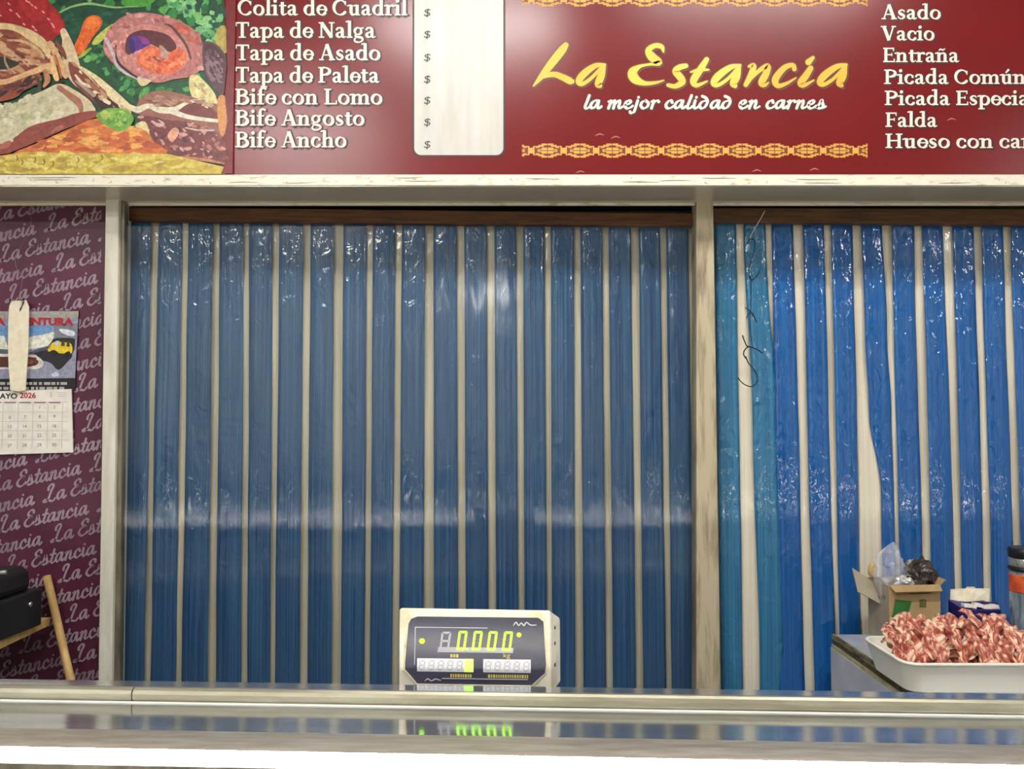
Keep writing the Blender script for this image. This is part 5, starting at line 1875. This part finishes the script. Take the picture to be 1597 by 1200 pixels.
def shx(y):
    return xa + slp * (2.66 - y)


mb = MB()
mb.hexa([(-2.2, 1.95, ZS - 0.022), (shx(1.95) - 0.008, 1.95, ZS - 0.022), (shx(2.66) - 0.008, 2.66, ZS - 0.022), (-2.2, 2.66, ZS - 0.022),
         (-2.2, 1.95, ZS - 0.001), (shx(1.95) - 0.008, 1.95, ZS - 0.001), (shx(2.66) - 0.008, 2.66, ZS - 0.001), (-2.2, 2.66, ZS - 0.001)])
mb.build('board', M_jar, sh)
mb = MB()
mb.hexa([(shx(1.95) - 0.008, 1.95, ZS - 0.026), (shx(1.95), 1.95, ZS - 0.026), (shx(2.66), 2.66, ZS - 0.026), (shx(2.66) - 0.008, 2.66, ZS - 0.026),
         (shx(1.95) - 0.008, 1.95, ZS), (shx(1.95), 1.95, ZS), (shx(2.66), 2.66, ZS), (shx(2.66) - 0.008, 2.66, ZS)])
mb.build('edge_batten', M_palewood, sh, bevel=0.002)
for y in (2.05, 2.6):
    mb = MB(); mb.box((-2.1, y, 0), (-2.06, y + 0.04, ZS - 0.022)); mb.build('leg', M_palewood, sh)

# black case on the shelf
CYF, CYB = 2.20, 2.56
cxr = P(66, 950, CYB).x
bc = empty('black_case', (cxr - 0.2, 2.4, ZS), 'black case with small silver lock on the pale shelf at left', 'case')
zc1 = P(66, 917, CYB).z
mb = MB(); mb.hexa([(cxr - 0.5, CYF, ZS), (cxr - 0.02, CYF, ZS), (cxr, CYB, ZS), (cxr - 0.5, CYB, ZS), (cxr - 0.5, CYF, zc1), (cxr - 0.02, CYF, zc1), (cxr, CYB, zc1), (cxr - 0.5, CYB, zc1)])
mb.build('body', M_black, bc, bevel=0.006)
zc2 = P(20, 888, 2.45).z
xr2 = P(36, 905, 2.5).x
mb = MB()
pr = [(-0.16, 0.001), (0.0, 0.001), (0.005, 0.02), (0.0, zc2 - zc1 - 0.02), (-0.02, zc2 - zc1 - 0.003), (-0.16, zc2 - zc1)]
n_ = len(pr)
vs = [(xr2 + x, 2.28, zc1 + z) for x, z in pr] + [(xr2 + x, 2.53, zc1 + z) for x, z in pr]
mb.add(vs, [list(range(n_)), [n_ + i for i in reversed(range(n_))]] + [[i, n_ + i, n_ + (i + 1) % n_, (i + 1) % n_] for i in range(n_)])
mb.build('lid', M_black, bc, bevel=0.006)
lk = P(48, 943, 2.38)
lx = cxr - 0.02 + 0.02 * (2.40 - CYF) / (CYB - CYF)
lkp = None
for y in [2.20 + 0.01 * i for i in range(37)]:
    xx = cxr - 0.02 + 0.02 * (y - CYF) / (CYB - CYF)
    if abs(P(48, 943, y).x - xx) < 0.008:
        lkp = P(48, 943, y); lkp.x = xx
        break
if lkp is None:
    lkp = Vector((cxr - 0.01, 2.38, (ZS + zc1) / 2))
mb = MB(); mb.tube([(lkp.x - 0.003, lkp.y, lkp.z), (lkp.x + 0.004, lkp.y, lkp.z)], 0.008, 12); mb.build('lock', M_silver, bc)
hb = P(4, 893, 2.275)
mb = MB(); mb.tube([(hb.x - 0.03, hb.y, hb.z - 0.002), (hb.x + 0.010, hb.y, hb.z)], 0.006, 10); mb.build('lid_highlight', plain('highlight_grey', (150, 156, 150), 0.35, metal=0.4), bc)  # pale bar painted in as the highlight on the black lid

# wooden pole leaning at the shelf's end
pt = P(73, 899, 2.685); pm = P(110, 1060, 2.60)
dirn = (pm - pt)
pb_ = pt + dirn * ((0.01 - pt.z) / dirn.z)
mb = MB(); mb.tube([pt, pt + (pb_ - pt) * 0.33, pt + (pb_ - pt) * 0.66, pb_], 0.0125, 14)
tag(mb.build('wooden_pole', M_palewood), 'pale wooden pole leaning beside the shelf against the purple wall', 'pole')


# ================================================================== CEILING LAMPS AND ADDED FILL
def fixture(x, y, z, label, L=1.25, ry=0.0):
    t = empty('ceiling_light', (x, y, z), label, 'lamp', 'fluorescent lamps of the hall')
    mb = MB(); mb.box((x - L / 2, y - 0.09, z), (x + L / 2, y + 0.09, z + 0.05)); mb.build('housing', M_casewhite, t, bevel=0.004)
    mb = MB(); mb.box((x - L / 2 + 0.02, y - 0.08, z - 0.02), (x + L / 2 - 0.02, y + 0.08, z)); mb.build('diffuser', M_tube, t, bevel=0.006)
    for u in (-0.4, 0.4):
        mb = MB(); mb.tube([(x + u, y, z + 0.05), (x + u, y, H)], 0.004, 6); mb.build('rod', M_silver, t)


fixture(-0.22, 1.05, 3.6, 'short white fluorescent lamp over the counter, in front of the sign', L=0.9)
fixture(-1.6, -0.6, 3.7, 'long white fluorescent lamp over the aisle at left')
fixture(5.6, -0.6, 3.7, 'long added fluorescent fill lamp over the aisle, far right')  # added fill, set where its mirror image misses the sign
fixture(1.3, 0.9, 4.0, 'long added fluorescent fill lamp high over the counter at right')  # added to light the right side, mirrored above the frame
fixture(-4.2, -2.4, 3.9, 'long added fluorescent fill lamp near the opposite wall, far left')  # added fill for the hall, no such source visible
fixture(-1.9, -2.4, 3.9, 'long added fluorescent fill lamp near the opposite wall, left of the middle')  # added overall fill, its sheen falling on the sign's left
fixture(5.5, -2.4, 3.9, 'long added fluorescent fill lamp near the opposite wall, far right')  # added fill, far out so its reflection stays off the sign
fixture(-0.24, -2.45, 2.8, 'short white lamp hanging low near the opposite wall', L=0.3)
